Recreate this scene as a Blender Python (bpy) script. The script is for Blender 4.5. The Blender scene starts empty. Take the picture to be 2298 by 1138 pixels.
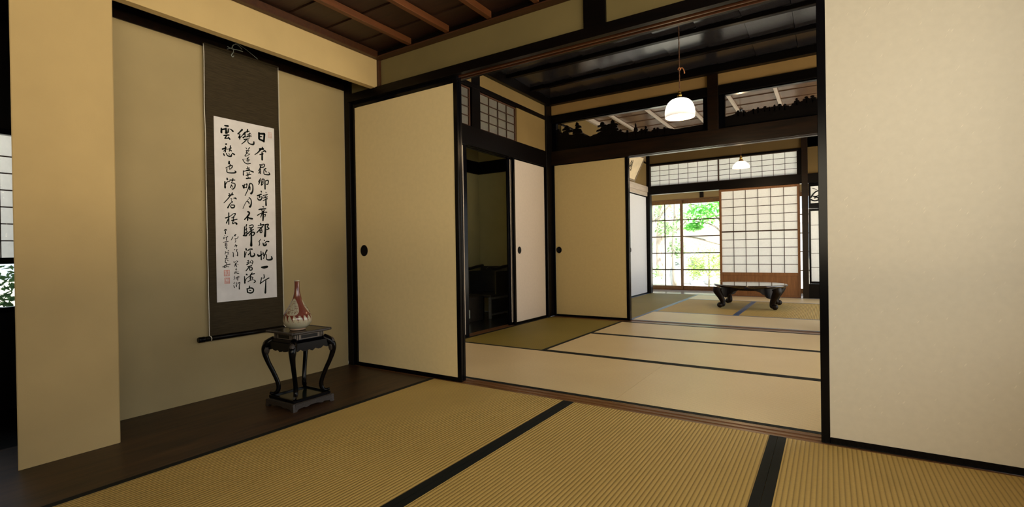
import bpy, bmesh, math, random
from mathutils import Vector, Matrix

S = bpy.context.scene
COL = S.collection
R = math.radians

# ------------------------------------------------------------------ camera, world, sun, large lights, exposure
cam = bpy.data.cameras.new('camera'); cam_o = bpy.data.objects.new('camera', cam); COL.objects.link(cam_o)
cam.sensor_width = 36.0; cam.sensor_fit = 'HORIZONTAL'; cam.lens = 17.314; cam.clip_start = .02; cam.clip_end = 300
rx, ux, bx = (0.840917, 0.540934, -0.015772), (0.010752, 0.012437, 0.999865), (0.541057, -0.840973, 0.004643)
cam_o.matrix_world = Matrix(((rx[0], ux[0], bx[0], 0), (rx[1], ux[1], bx[1], 0), (rx[2], ux[2], bx[2], .78), (0, 0, 0, 1)))
S.camera = cam_o

w = bpy.data.worlds.new('sky'); S.world = w; w.use_nodes = True
bg = w.node_tree.nodes['Background']; bg.inputs[0].default_value = (.80, .90, 1.0, 1); bg.inputs[1].default_value = 1.4

def sun_light(direction, strength, color, angle):
    l = bpy.data.lights.new('sun', 'SUN'); l.energy = strength; l.color = color; l.angle = R(angle)
    o = bpy.data.objects.new('sun', l); COL.objects.link(o); o.rotation_euler = Vector(direction).to_track_quat('-Z', 'Y').to_euler()
sun_light((-.45, .22, -.86), 21.0, (1, .95, .86), 1.0)

def area_light(name, loc, target, sx, sy, power, color, spread=180):
    l = bpy.data.lights.new(name, 'AREA'); l.shape = 'RECTANGLE'; l.size = sx; l.size_y = sy; l.energy = power; l.color = color; l.spread = R(spread)
    o = bpy.data.objects.new(name, l); COL.objects.link(o); o.location = loc
    o.rotation_euler = (Vector(target) - Vector(loc)).to_track_quat('-Z', 'Y').to_euler()
    return o
# sunlit garden ground seen low through the right-hand window of the near room
area_light('garden_glow', (9.0, -.3, .18), (0, .2, .9), 11.0, 1.05, 500, (1, .76, .46))
# skylight in the side openings of the three rooms, and one added fill
area_light('window_daylight_near', (1.05, .3, 1.45), (-.5, 2.0, .2), 3.0, .9, 12, (1, .90, .74), 105)
area_light('added_fill_behind', (-.3, -1.5, 1.25), (-.3, 2.3, .6), 2.0, 1.1, 9.5, (1, .86, .62), 95)  # added fill from behind the camera for the sliding doors; no opening there
area_light('window_daylight_middle', (1.1, 3.8, 1.0), (-3, 3.6, .7), 2.2, 1.5, 16, (1, .92, .80))
area_light('window_daylight_far', (1.1, 7.0, 1.0), (-3, 7.2, .8), 2.6, 1.5, 20, (.86, .93, 1.0))

S.view_settings.view_transform = 'Standard'; S.view_settings.look = 'None'
S.view_settings.exposure = 0.0; S.view_settings.gamma = 1.0
try: S.view_settings.use_curve_mapping = False
except Exception: pass
S.cycles.max_bounces = 8; S.cycles.diffuse_bounces = 5; S.cycles.transparent_max_bounces = 12
S.cycles.sample_clamp_indirect = 6.0

# ------------------------------------------------------------------ helpers
class MB:
    def __init__(s): s.bm = bmesh.new()
    def quad(s, *p):
        return s.bm.faces.new([s.bm.verts.new(q) for q in p])
    def box(s, x0, x1, y0, y1, z0, z1, bev=0):
        v = [s.bm.verts.new((x, y, z)) for x in (x0, x1) for y in (y0, y1) for z in (z0, z1)]
        fs = [s.bm.faces.new([v[i] for i in f]) for f in ((0, 1, 3, 2), (4, 6, 7, 5), (0, 4, 5, 1), (2, 3, 7, 6), (0, 2, 6, 4), (1, 5, 7, 3))]
        if bev:
            es = list({e for f in fs for e in f.edges})
            bmesh.ops.bevel(s.bm, geom=es, offset=bev, segments=1, affect='EDGES')
        return s
    def prism(s, pts, axis, a0, a1):
        def P(p, a):
            return {'x': (a, p[0], p[1]), 'y': (p[0], a, p[1]), 'z': (p[0], p[1], a)}[axis]
        A = [s.bm.verts.new(P(p, a0)) for p in pts]; B = [s.bm.verts.new(P(p, a1)) for p in pts]
        n = len(pts)
        s.bm.faces.new(A[::-1]); s.bm.faces.new(B)
        for i in range(n): s.bm.faces.new((A[i], A[(i+1) % n], B[(i+1) % n], B[i]))
        return s
    def lathe(s, prof, c=(0, 0, 0), seg=32, lobes=0, amp=0.0):
        rings = []
        for r, z in prof:
            ring = []
            for k in range(seg):
                a = 2*math.pi*k/seg; rr = r*(1 + amp*math.cos(lobes*a)) if lobes else r
                ring.append(s.bm.verts.new((c[0]+rr*math.cos(a), c[1]+rr*math.sin(a), c[2]+z)))
            rings.append(ring)
        for a, b in zip(rings, rings[1:]):
            for k in range(seg):
                f = s.bm.faces.new((a[k], a[(k+1) % seg], b[(k+1) % seg], b[k])); f.smooth = True
        return rings
    def cap(s, ring): s.bm.faces.new(ring)
    def tube(s, pts, rad, seg=10, caps=True, sx=1.0):
        pts = [Vector(p) for p in pts]
        if not isinstance(rad, (list, tuple)): rad = [rad]*len(pts)
        rings = []; up = None
        for i, p in enumerate(pts):
            d = (pts[min(i+1, len(pts)-1)] - pts[max(i-1, 0)]).normalized()
            if up is None:
                up = Vector((0, 0, 1)) if abs(d.z) < .9 else Vector((1, 0, 0))
            n = (up - d*up.dot(d)).normalized(); b = d.cross(n); up = n
            rings.append([s.bm.verts.new(p + n*math.cos(2*math.pi*k/seg)*rad[i] + b*math.sin(2*math.pi*k/seg)*rad[i]*sx) for k in range(seg)])
        for a, c in zip(rings, rings[1:]):
            for k in range(seg):
                f = s.bm.faces.new((a[k], a[(k+1) % seg], c[(k+1) % seg], c[k])); f.smooth = True
        if caps: s.bm.faces.new(rings[0][::-1]); s.bm.faces.new(rings[-1])
        return s
    def ball(s, c, r, u=14, v=8, sc=(1, 1, 1)):
        m = Matrix.Translation(c) @ Matrix.Diagonal((*[r*k for k in sc], 1))
        g = bmesh.ops.create_uvsphere(s.bm, u_segments=u, v_segments=v, radius=1, matrix=m)
        for vv in g['verts']:
            for f in vv.link_faces: f.smooth = True
        return s

def smooth_path(pts, n=6):
    out = []; P = [Vector(p) for p in pts]
    for i in range(len(P)-1):
        p0, p1, p2, p3 = P[max(i-1, 0)], P[i], P[i+1], P[min(i+2, len(P)-1)]
        for k in range(n):
            t = k/n
            out.append(.5*((2*p1) + (p2-p0)*t + (2*p0-5*p1+4*p2-p3)*t*t + (3*p1-p0-3*p2+p3)*t**3))
    out.append(P[-1]); return out

def obj(name, mb, mat, parent=None, loc=None, recalc=True):
    if recalc: bmesh.ops.recalc_face_normals(mb.bm, faces=mb.bm.faces)
    me = bpy.data.meshes.new(name); mb.bm.to_mesh(me); mb.bm.free()
    me.materials.append(mat)
    o = bpy.data.objects.new(name, me); COL.objects.link(o)
    if parent: o.parent = parent
    if loc: o.location = loc
    return o
def tag(o, label, cat, group=None):
    o['label'] = label; o['category'] = cat
    if group: o['group'] = group
    return o
def thing(name, label, cat, loc=(0, 0, 0), rotz=0, group=None):
    o = bpy.data.objects.new(name, None); COL.objects.link(o); o.location = loc; o.rotation_euler = (0, 0, rotz)
    o.empty_display_size = .05
    o['kind'] = 'thing'
    return tag(o, label, cat, group)
TRIMN = [0]
def struct(name, mb, mat):
    o = obj(name, mb, mat); o['kind'] = 'structure'; return o
def trim(mat, *b, bev=.003):
    TRIMN[0] += 1
    return struct('trim_%d' % TRIMN[0], MB().box(*b, bev=bev), mat)
def trim_mb(mat, mb):
    TRIMN[0] += 1
    return struct('trim_%d' % TRIMN[0], mb, mat)

# ------------------------------------------------------------------ materials
def M(name):
    m = bpy.data.materials.new(name); m.use_nodes = True; nt = m.node_tree
    return m, nt, nt.nodes['Principled BSDF']
def N(nt, t, **kw):
    n = nt.nodes.new(t)
    for k, v in kw.items():
        if isinstance(v, tuple) and k == 'ins':
            for i, x in v: n.inputs[i].default_value = x
        else: setattr(n, k, v)
    return n
def math_n(nt, op, a, b=None):
    n = nt.nodes.new('ShaderNodeMath'); n.operation = op
    for i, x in enumerate((a, b)):
        if x is None: continue
        if isinstance(x, (int, float)): n.inputs[i].default_value = x
        else: nt.links.new(x, n.inputs[i])
    return n.outputs[0]
def mixc(nt, fac, a, b):
    n = nt.nodes.new('ShaderNodeMix'); n.data_type = 'RGBA'
    for s, x in ((n.inputs[0], fac), (n.inputs[6], a), (n.inputs[7], b)):
        if isinstance(x, (int, float)): s.default_value = x
        elif isinstance(x, tuple): s.default_value = (*x, 1) if len(x) == 3 else x
        else: nt.links.new(x, s)
    return n.outputs[2]
def coords(nt, scale=(1, 1, 1), kind='Object'):
    tc = nt.nodes.new('ShaderNodeTexCoord'); mp = nt.nodes.new('ShaderNodeMapping')
    nt.links.new(tc.outputs[kind], mp.inputs[0]); mp.inputs['Scale'].default_value = scale
    return mp.outputs[0]
def noise(nt, vec, scale, detail=4, rough=.55):
    n = nt.nodes.new('ShaderNodeTexNoise'); nt.links.new(vec, n.inputs['Vector'])
    n.inputs['Scale'].default_value = scale; n.inputs['Detail'].default_value = detail; n.inputs['Roughness'].default_value = rough
    return n.outputs[0]
def ramp(nt, f, p0, p1):
    n = nt.nodes.new('ShaderNodeMapRange'); nt.links.new(f, n.inputs[0]); n.inputs[1].default_value = p0; n.inputs[2].default_value = p1
    return n.outputs[0]
def bump(nt, b, h, dist, strength=1.0):
    n = nt.nodes.new('ShaderNodeBump'); nt.links.new(h, n.inputs['Height']); n.inputs['Distance'].default_value = dist; n.inputs['Strength'].default_value = strength
    nt.links.new(n.outputs[0], b.inputs['Normal'])
def plain(name, c, rough=.5, metal=0, spec=.5):
    m, nt, b = M(name); b.inputs['Base Color'].default_value = (*c, 1); b.inputs['Roughness'].default_value = rough
    b.inputs['Metallic'].default_value = metal; b.inputs['Specular IOR Level'].default_value = spec
    v = coords(nt); f = noise(nt, v, 9, 3)
    nt.links.new(mixc(nt, ramp(nt, f, .3, .7), tuple(x*.9 for x in c), tuple(min(1, x*1.08) for x in c)), b.inputs['Base Color'])
    return m
def wood(name, c0, c1, rough=.4, grain=(1.2, 14, 14), spec=.5, bstr=.25):
    m, nt, b = M(name); v = coords(nt, grain); f = noise(nt, v, 3.0, 6, .6)
    nt.links.new(mixc(nt, ramp(nt, f, .32, .68), c0, c1), b.inputs['Base Color'])
    b.inputs['Roughness'].default_value = rough; b.inputs['Specular IOR Level'].default_value = spec
    bump(nt, b, f, .002, bstr); return m
def plaster(name, c, var=.10, rough=.95, bscale=160, bstr=.15):
    m, nt, b = M(name); v = coords(nt); f = noise(nt, v, 2.2, 5); g = noise(nt, v, bscale, 2)
    nt.links.new(mixc(nt, ramp(nt, f, .3, .7), tuple(x*(1-var) for x in c), tuple(x*(1+var*.5) for x in c)), b.inputs['Base Color'])
    b.inputs['Roughness'].default_value = rough; b.inputs['Specular IOR Level'].default_value = .15
    bump(nt, b, g, .002, bstr); return m
def fusuma_paper(name, c, flecks=0.0):
    m, nt, b = M(name); v = coords(nt)
    g = noise(nt, v, 38, 3)
    col = mixc(nt, ramp(nt, g, .3, .7), tuple(x*.95 for x in c), c)
    b.inputs['Roughness'].default_value = .62; b.inputs['Specular IOR Level'].default_value = .25
    if flecks:
        vo = nt.nodes.new('ShaderNodeTexVoronoi'); vo.feature = 'F1'
        v2 = coords(nt, (1, 0, 1)); v2.node.inputs['Rotation'].default_value = (0, R(-32), 0)
        m3 = nt.nodes.new('ShaderNodeMapping'); m3.inputs['Scale'].default_value = (80, 1, 20); nt.links.new(v2, m3.inputs[0])
        nt.links.new(m3.outputs[0], vo.inputs['Vector']); vo.inputs['Scale'].default_value = 1.0
        fl = ramp(nt, vo.outputs['Distance'], .17, .05)
        gate = ramp(nt, noise(nt, v, 17, 2), .44, .54)
        k = math_n(nt, 'MULTIPLY', fl, gate)
        col = mixc(nt, math_n(nt, 'MULTIPLY', k, flecks), col, tuple(min(1, x*1.3) for x in c))
        bump(nt, b, k, .0010, .5)
    nt.links.new(col, b.inputs['Base Color']); return m
def tatami_mat(name, c, c2, groove=.62, dist=.0028, rough=.6, spec=.32):
    m, nt, b = M(name)
    tc = nt.nodes.new('ShaderNodeTexCoord'); sp = nt.nodes.new('ShaderNodeSeparateXYZ'); nt.links.new(tc.outputs['Object'], sp.inputs[0])
    x = math_n(nt, 'MULTIPLY', sp.outputs[0], 1/.0152)
    t = math_n(nt, 'FRACT', x)
    q = math_n(nt, 'SUBTRACT', math_n(nt, 'MULTIPLY', t, 2.0), 1.0)
    h = math_n(nt, 'SUBTRACT', 1.0, math_n(nt, 'POWER', math_n(nt, 'ABSOLUTE', q), 2.2))
    v = coords(nt, (1, 1, 1)); big = noise(nt, v, 1.6, 4)
    v2 = coords(nt, (55, 420, 1)); fine = noise(nt, v2, 1.0, 3)
    base = mixc(nt, ramp(nt, big, .3, .7), c, c2)
    base = mixc(nt, math_n(nt, 'MULTIPLY', ramp(nt, fine, .3, .75), .35), base, tuple(k*.62 for k in c))
    gr = math_n(nt, 'MULTIPLY', ramp(nt, h, .75, .0), 1-groove)
    nt.links.new(mixc(nt, gr, base, tuple(k*.25 for k in c)), b.inputs['Base Color'])
    b.inputs['Roughness'].default_value = rough; b.inputs['Specular IOR Level'].default_value = spec
    bump(nt, b, math_n(nt, 'ADD', h, math_n(nt, 'MULTIPLY', fine, .12)), dist, .8); return m

BLACK = wood('black_timber', (.0012, .0009, .0009), (.0035, .002, .0016), .34, spec=.14)
BLACKL = plain('black_lacquer', (.0012, .0012, .0022), .18, 0, .16)
DARK = wood('dark_timber', (.003, .0014, .0007), (.014, .0058, .002), .32, spec=.30)
CEILW = wood('brown_ceiling_board', (.022, .0075, .0025), (.040, .014, .005), .55, (2, 20, 20))
BATTEN = wood('red_brown_batten', (.080, .025, .006), (.125, .040, .010), .5, (14, 1.2, 14))
CEIL2 = wood('smoked_ceiling_board', (.010, .009, .010), (.022, .020, .022), .20, (14, 2, 2), 1.0, .10)
CEIL3 = wood('pale_ceiling_board', (.085, .048, .028), (.17, .10, .060), .22, (1.5, 16, 16))
BAT3 = wood('pale_batten', (.46, .39, .31), (.58, .50, .41), .35, (14, 1.5, 14))
TOKO = wood('alcove_board', (.014, .0075, .004), (.070, .032, .013), .42, (10, .9, 4), .3)
SILLW = wood('sill_timber', (.12, .050, .016), (.20, .088, .032), .35, (1.2, 18, 18))
SHOJIW = wood('cedar_frame', (.155, .060, .016), (.235, .098, .030), .45, (16, 16, 1.5))
GFRAME = wood('honey_cedar_frame', (.20, .095, .028), (.30, .15, .05), .4, (16, 16, 1.5))
TRW = wood('dark_cedar_frame', (.05, .017, .006), (.075, .027, .010), .5, (16, 16, 1.5))
LATT = wood('brown_lattice', (.030, .013, .006), (.06, .026, .012), .5)
ENGAWA = wood('corridor_board', (.50, .48, .47), (.60, .58, .57), .16, (1, 12, 4), .9, .05)
WALLP = plaster('ochre_plaster', (.51, .385, .185))
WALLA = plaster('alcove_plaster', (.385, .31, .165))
KOKA = plaster('shaded_ochre_plaster', (.17, .135, .056))  # ochre plaster with the shade over the wide opening put into its colour
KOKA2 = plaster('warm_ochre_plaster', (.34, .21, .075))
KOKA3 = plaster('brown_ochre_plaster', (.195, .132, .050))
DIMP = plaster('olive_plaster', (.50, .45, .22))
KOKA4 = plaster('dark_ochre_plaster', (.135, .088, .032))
FUS1 = fusuma_paper('fusuma_paper', (.76, .625, .345))
FUSL = fusuma_paper('pale_fusuma_paper', (.48, .41, .335))
FUSF = fusuma_paper('mica_fusuma_paper', (.64, .59, .475), .6)
FUS2 = fusuma_paper('ochre_fusuma_paper', (.475, .365, .168))
FUS3 = fusuma_paper('white_fusuma_paper', (.74, .76, .80))
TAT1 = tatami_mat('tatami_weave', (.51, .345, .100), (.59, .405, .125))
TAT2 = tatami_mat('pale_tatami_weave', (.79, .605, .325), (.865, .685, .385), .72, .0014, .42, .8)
TATSHEEN = tatami_mat('sheen_toned_tatami_weave', (.245, .18, .030), (.295, .215, .042), .75, .002)  # sheen change between mat directions painted in as a darker green tone
HERI = plain('border_cloth', (.003, .006, .0065), .7, 0, .2)
HERI3 = plain('sky_tinted_border_cloth', (.045, .10, .23), .4)  # brightened blue stands in for sky reflected by the cloth
SOIL = plain('garden_gravel', (.66, .61, .52), .95)
BRASS = plain('brass', (.75, .48, .13), .25, 1)
WHITEC = plain('white_cord', (.62, .60, .53), .8)
IRON = plain('iron', (.01, .01, .011), .4)
PULL = plain('dark_pull', (.0025, .0025, .003), .55, 0, .15)

def paper_material(name, c, tr):
    m = bpy.data.materials.new(name); m.use_nodes = True; nt = m.node_tree
    for n in list(nt.nodes): nt.nodes.remove(n)
    o = N(nt, 'ShaderNodeOutputMaterial'); d = N(nt, 'ShaderNodeBsdfDiffuse'); t = N(nt, 'ShaderNodeBsdfTranslucent'); mx = N(nt, 'ShaderNodeMixShader')
    v = coords(nt); f = noise(nt, v, 45, 3)
    cc = mixc(nt, ramp(nt, f, .3, .7), tuple(x*.94 for x in c), c)
    nt.links.new(cc, d.inputs[0]); nt.links.new(cc, t.inputs[0]); mx.inputs[0].default_value = tr
    nt.links.new(d.outputs[0], mx.inputs[1]); nt.links.new(t.outputs[0], mx.inputs[2]); nt.links.new(mx.outputs[0], o.inputs[0])
    return m
SHOJIP = paper_material('shoji_paper', (.90, .88, .84), .60)
SHOJIT = paper_material('transom_paper', (.95, .94, .92), .90)
def glass_material(name, wavy=0.0):
    m = bpy.data.materials.new(name); m.use_nodes = True; nt = m.node_tree
    for n in list(nt.nodes): nt.nodes.remove(n)
    o = N(nt, 'ShaderNodeOutputMaterial'); d = N(nt, 'ShaderNodeBsdfTransparent'); g = N(nt, 'ShaderNodeBsdfGlossy'); mx = N(nt, 'ShaderNodeMixShader')
    d.inputs[0].default_value = (.95, .97, .96, 1); g.inputs['Roughness'].default_value = .03; mx.inputs[0].default_value = .06
    if wavy:
        bp = N(nt, 'ShaderNodeBump'); nt.links.new(noise(nt, coords(nt), 26, 2), bp.inputs['Height']); bp.inputs['Distance'].default_value = wavy
        nt.links.new(bp.outputs[0], g.inputs['Normal'])
    nt.links.new(d.outputs[0], mx.inputs[1]); nt.links.new(g.outputs[0], mx.inputs[2]); nt.links.new(mx.outputs[0], o.inputs[0]); return m
GLASS = glass_material('window_glass'); GLASSW = glass_material('wavy_window_glass', .01)
def emit_material(name, c, s, z=None):
    m, nt, b = M(name); b.inputs['Base Color'].default_value = (*[x*.3 for x in c], 1); b.inputs['Roughness'].default_value = .2
    b.inputs['Emission Color'].default_value = (*c, 1); b.inputs['Emission Strength'].default_value = s
    if z:                                                           # milk glass glows most around the bulb, least at its rim
        sp = nt.nodes.new('ShaderNodeSeparateXYZ'); nt.links.new(coords(nt), sp.inputs[0])
        k = ramp(nt, sp.outputs[2], z[0], z[1]); q = math_n(nt, 'ADD', math_n(nt, 'MULTIPLY', math_n(nt, 'POWER', k, .8), s-z[2]), z[2])
        nt.links.new(q, b.inputs['Emission Strength'])
    return m
def leaf_material(name, c):
    m = bpy.data.materials.new(name); m.use_nodes = True; nt = m.node_tree
    for n in list(nt.nodes): nt.nodes.remove(n)
    o = N(nt, 'ShaderNodeOutputMaterial'); d = N(nt, 'ShaderNodeBsdfDiffuse'); t = N(nt, 'ShaderNodeBsdfTranslucent'); mx = N(nt, 'ShaderNodeMixShader')
    cc = mixc(nt, ramp(nt, noise(nt, coords(nt), 5, 2), .3, .7), tuple(x*.7 for x in c), c)
    nt.links.new(cc, d.inputs[0]); nt.links.new(cc, t.inputs[0]); mx.inputs[0].default_value = .5
    nt.links.new(d.outputs[0], mx.inputs[1]); nt.links.new(t.outputs[0], mx.inputs[2]); nt.links.new(mx.outputs[0], o.inputs[0]); return m

GROOVE = wood('raw_groove_timber', (.040, .0125, .0035), (.068, .022, .006), .4)
MAW = wood('cornice_timber', (.036, .012, .004), (.062, .021, .006), .45)
# ------------------------------------------------------------------ setting: ground, floors, roof
struct('ground', MB().box(-40, 40, -25, 60, -.60, -.42), SOIL)
struct('floor', MB().box(-3.0, .95, -1.68, 8.74, -.14, -.031), BLACK)
struct('floor_alcove', MB().box(-2.857, -2.091, -1.6, 2.286, -.031, 0), TOKO)
struct('floor_passage', MB().box(-3.66, -2.857, -1.6, .80, -.031, 0), BLACK)
struct('floor_side_room', MB().box(-4.9, -2.905, 2.45, 5.22, -.031, 0), wood('dark_floor_board', (.008, .008, .008), (.02, .018, .015), .25))
struct('floor_corridor', MB().box(-3.4, .95, 8.745, 9.66, -.05, -.004), ENGAWA)
struct('roof', MB().box(-5.2, 2.3, -2.2, 10.7, 2.66, 2.74), DARK)

# ------------------------------------------------------------------ near room
mb = MB(); mb.prism([(-2.518, .535), (-2.5195, .532), (-2.526, .533), (-2.618, .60), (-2.618, .845), (-2.524, .845), (-2.518, .840)], 'z', 0, 2.45)
mb.box(-2.563, -2.518, .8455, 2.285, 1.88, 2.45)
struct('wall_left', mb, WALLP)
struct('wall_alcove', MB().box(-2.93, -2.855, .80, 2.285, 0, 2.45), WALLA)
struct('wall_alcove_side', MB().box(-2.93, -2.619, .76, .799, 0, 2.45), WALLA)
struct('ceiling_alcove', MB().box(-2.854, -2.564, .80, 2.285, 2.0, 2.02), BLACK)
trim(DARK, -2.8545, -2.846, .80, 2.284, 1.923, 1.966, bev=0)
trim(BLACK, -2.8545, -2.848, .80, 2.284, 1.967, 1.999, bev=0)
# passage left of the alcove
mb = MB(); mb.box(-3.68, -3.6, -1.6, .80, 0, .50); mb.box(-3.68, -3.6, -1.6, .80, 1.46, 2.45); mb.box(-3.68, -3.6, -1.6, .05, .50, 1.46)
struct('wall_passage', mb, BLACK)
struct('wall_passage_end', MB().box(-3.68, -2.94, .80, .84, 0, 2.45), BLACK)
struct('ceiling_passage', MB().box(-3.6, -2.62, -1.6, .76, 2.02, 2.05), BLACK)
struct('wall_passage_header', MB().box(-2.6, -2.53, -1.6, .53, 1.86, 2.45), BLACK)
# wall with the wide opening into the middle room
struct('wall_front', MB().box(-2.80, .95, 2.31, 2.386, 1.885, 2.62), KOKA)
trim(BLACK, -2.857, -2.803, 2.287, 2.386, 0, 2.0)
trim(BLACK, -1.03, -.91, 2.296, 2.392, 1.885, 2.62)
trim(BLACK, .882, .96, 2.29, 2.386, 0, 1.884)
trim(MAW, -2.518, -2.500, 2.287, 2.309, 1.885, 2.064, bev=.002)
mb = MB(); mb.prism([(2.270, 1.884), (2.270, 1.830), (2.302, 1.830), (2.302, 1.852), (2.326, 1.852), (2.326, 1.830), (2.334, 1.830), (2.334, 1.852), (2.361, 1.852), (2.361, 1.830), (2.386, 1.830), (2.386, 1.884)], 'x', -2.802, .881)
trim_mb(BLACK, mb)
trim(GROOVE, -2.80, .88, 2.3255, 2.3345, 1.829, 1.851, bev=0); trim(GROOVE, -2.80, .88, 2.3595, 2.364, 1.829, 1.851, bev=0)
mb = MB(); mb.prism([(2.290, -.03), (2.290, 0), (2.302, 0), (2.302, -.003), (2.327, -.003), (2.327, 0), (2.342, 0), (2.342, -.003), (2.367, -.003), (2.367, 0), (2.396, 0), (2.396, -.03)], 'x', -2.80, .88)
trim_mb(SILLW, mb)
trim(BLACK, -2.476, .88, 2.254, 2.309, 2.074, 2.10)
trim(MAW, -2.476, .88, 2.250, 2.309, 2.066, 2.0735, bev=.001)
trim(MAW, -2.517, -2.478, -1.59, 2.309, 2.065, 2.108)
# ceiling boards, each lapping the next, and battens
def lapped_ceiling(name, x0, x1, y0, y1, z, pitch, mat, axis='y', phase=0.0, gap=.004):
    mb = MB(); p = (y0 if axis == 'y' else x0); end = (y1 if axis == 'y' else x1); p -= phase
    while p < end:
        a, b = max(p, (y0 if axis == 'y' else x0)), min(p+pitch-gap, end)
        if b > a+.01:
            pts = [(a, z), (b, z+.008), (b, z+.02), (a, z+.012)]
            if axis == 'y': mb.prism(pts, 'x', x0, x1)
            else: mb.prism([(q[0], q[1]) for q in pts], 'y', y0, y1)
        p += pitch
    return struct(name, mb, mat)
lapped_ceiling('ceiling', -2.517, .88, -1.6, 2.309, 2.112, .235, CEILW, 'y', .05)
for k in range(11):
    x = -2.183 + .304*k
    if x < .86: trim(BATTEN, x-.016, x+.016, -1.59, 2.252, 2.076, 2.113, bev=.002)
mb = MB(); mb.box(.882, .96, -1.68, 2.285, -.03, .64); mb.box(.882, .96, -1.68, 2.285, 1.78, 2.45)
mb.box(.882, .96, -1.68, -1.3, .64, 1.78); mb.box(.882, .96, 1.95, 2.285, .64, 1.78)
struct('wall_right', mb, WALLP)
struct('wall_back', MB().box(-3.68, .96, -1.70, -1.605, -.03, 2.45), WALLP)

# ------------------------------------------------------------------ middle room
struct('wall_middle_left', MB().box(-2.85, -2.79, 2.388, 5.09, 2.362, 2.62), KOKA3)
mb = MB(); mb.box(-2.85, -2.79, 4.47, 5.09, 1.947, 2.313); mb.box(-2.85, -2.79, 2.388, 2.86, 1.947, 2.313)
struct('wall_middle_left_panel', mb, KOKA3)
trim(BLACK, -2.865, -2.783, 3.68, 3.81, 1.947, 2.62)
trim(BLACK, -2.86, -2.78, 2.388, 5.09, 2.315, 2.360)
mb = MB(); mb.prism([(-2.775, 1.945), (-2.775, 1.765), (-2.792, 1.765), (-2.792, 1.782), (-2.816, 1.782), (-2.816, 1.765), (-2.830, 1.765), (-2.830, 1.782), (-2.854, 1.782), (-2.854, 1.765), (-2.89, 1.765), (-2.89, 1.945)], 'y', 2.388, 5.088)
trim_mb(BLACK, mb)
trim(SILLW, -2.902, -2.787, 2.388, 5.088, -.03, -.001, bev=.001)
trim(BLACK, -2.89, -2.772, 5.092, 5.335, 0, 2.62)
lapped_ceiling('ceiling_middle', -2.789, .88, 2.388, 5.22, 2.575, .335, CEIL2, 'x', .105)
for y in (2.81, 3.285, 3.76, 4.235, 4.71): trim(BLACK, -2.789, .88, y-.03, y+.018, 2.538, 2.574)
trim(BLACK, -2.789, .88, 5.15, 5.219, 2.50, 2.574); trim(BLACK, -2.789, -2.74, 2.388, 5.14, 2.48, 2.574)
mb = MB(); mb.box(.882, .96, 2.388, 2.62, -.03, 2.62); mb.box(.882, .96, 4.95, 5.20, -.03, 2.62); mb.box(.882, .96, 2.62, 4.95, 1.80, 2.62)
struct('wall_middle_right', mb, WALLP)
# side room beyond the left opening
struct('wall_side_room_far', MB().box(-4.9, -2.892, 5.222, 5.32, 0, 2.62), DIMP)
struct('wall_side_room_left', MB().box(-3.92, -3.86, 2.45, 5.22, 0, 2.45), DIMP)
struct('wall_side_room_near', MB().box(-4.9, -2.905, 2.388, 2.49, 0, 2.45), BLACK)
struct('ceiling_side_room', MB().box(-4.9, -2.905, 2.49, 5.22, 2.45, 2.48), BLACK)
trim(BLACK, -3.86, -2.895, 5.195, 5.221, 1.79, 1.95)
trim(BLACK, -3.86, -3.835, 2.5, 5.19, 1.79, 1.95)
trim(BLACK, -3.0, -2.905, 3.50, 3.60, 0, 2.45)
# wall between the middle and the far room
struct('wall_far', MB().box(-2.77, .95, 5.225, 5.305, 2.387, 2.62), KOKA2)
trim(BLACK, -2.77, .88, 5.208, 5.325, 2.296, 2.386)
mb = MB(); mb.prism([(5.200, 1.955), (5.200, 1.795), (5.212, 1.795), (5.212, 1.812), (5.240, 1.812), (5.240, 1.795), (5.250, 1.795), (5.250, 1.812), (5.278, 1.812), (5.278, 1.795), (5.335, 1.795), (5.335, 1.955)], 'x', -2.77, .88)
trim_mb(DARK, mb)
trim(DARK, -1.003, -.903, 5.196, 5.336, 1.956, 2.62)
trim(BLACK, .882, .96, 5.205, 5.335, 0, 2.62)
mb = MB(); mb.prism([(5.125, -.03), (5.125, -.001), (5.213, -.001), (5.213, -.004), (5.238, -.004), (5.238, -.001), (5.250, -.001), (5.250, -.004), (5.276, -.004), (5.276, -.001), (5.285, -.001), (5.285, -.03)], 'x', -2.77, .88)
trim_mb(SILLW, mb)

# ------------------------------------------------------------------ far room
struct('wall_far_room_left', MB().box(-2.78, -2.70, 5.34, 8.62, 1.882, 2.62), KOKA3)
trim(BAT3, -2.78, -2.683, 5.34, 8.62, 1.712, 1.780)
trim(BAT3, -2.78, -2.672, 5.34, 8.62, 1.782, 1.880)
trim(BLACK, -2.72, -2.69, 5.34, 8.62, 2.285, 2.315)
trim(SILLW, -2.80, -2.695, 5.34, 8.62, -.03, 0, bev=.001)
trim(BLACK, -2.78, -2.70, 5.34, 5.42, 0, 1.71); 
struct('wall_window_side', MB().box(-2.70, .88, 8.66, 8.72, 2.277, 2.62), KOKA4)
trim(BLACK, -2.80, -2.645, 8.625, 8.745, 0, 2.62)
trim(BLACK, -2.644, .88, 8.625, 8.745, 1.735, 1.875)
trim(BLACK, -2.644, -.336, 8.64, 8.74, 2.246, 2.276)
trim(BLACK, -.386, -.336, 8.64, 8.74, 1.877, 2.245)
trim(DARK, -.335, -.255, 8.615, 8.745, 0, 2.62)
struct('wall_window_right', MB().box(-.254, .88, 8.66, 8.72, 1.876, 2.62), KOKA4)
struct('wall_window_low', MB().box(-.254, .88, 8.655, 8.74, 0, .215), BLACK)
trim(BLACK, .80, .96, 8.625, 8.745, 0, 2.62)
trim(SILLW, -2.644, -.336, 8.64, 8.744, -.03, 0, bev=.001)
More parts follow.
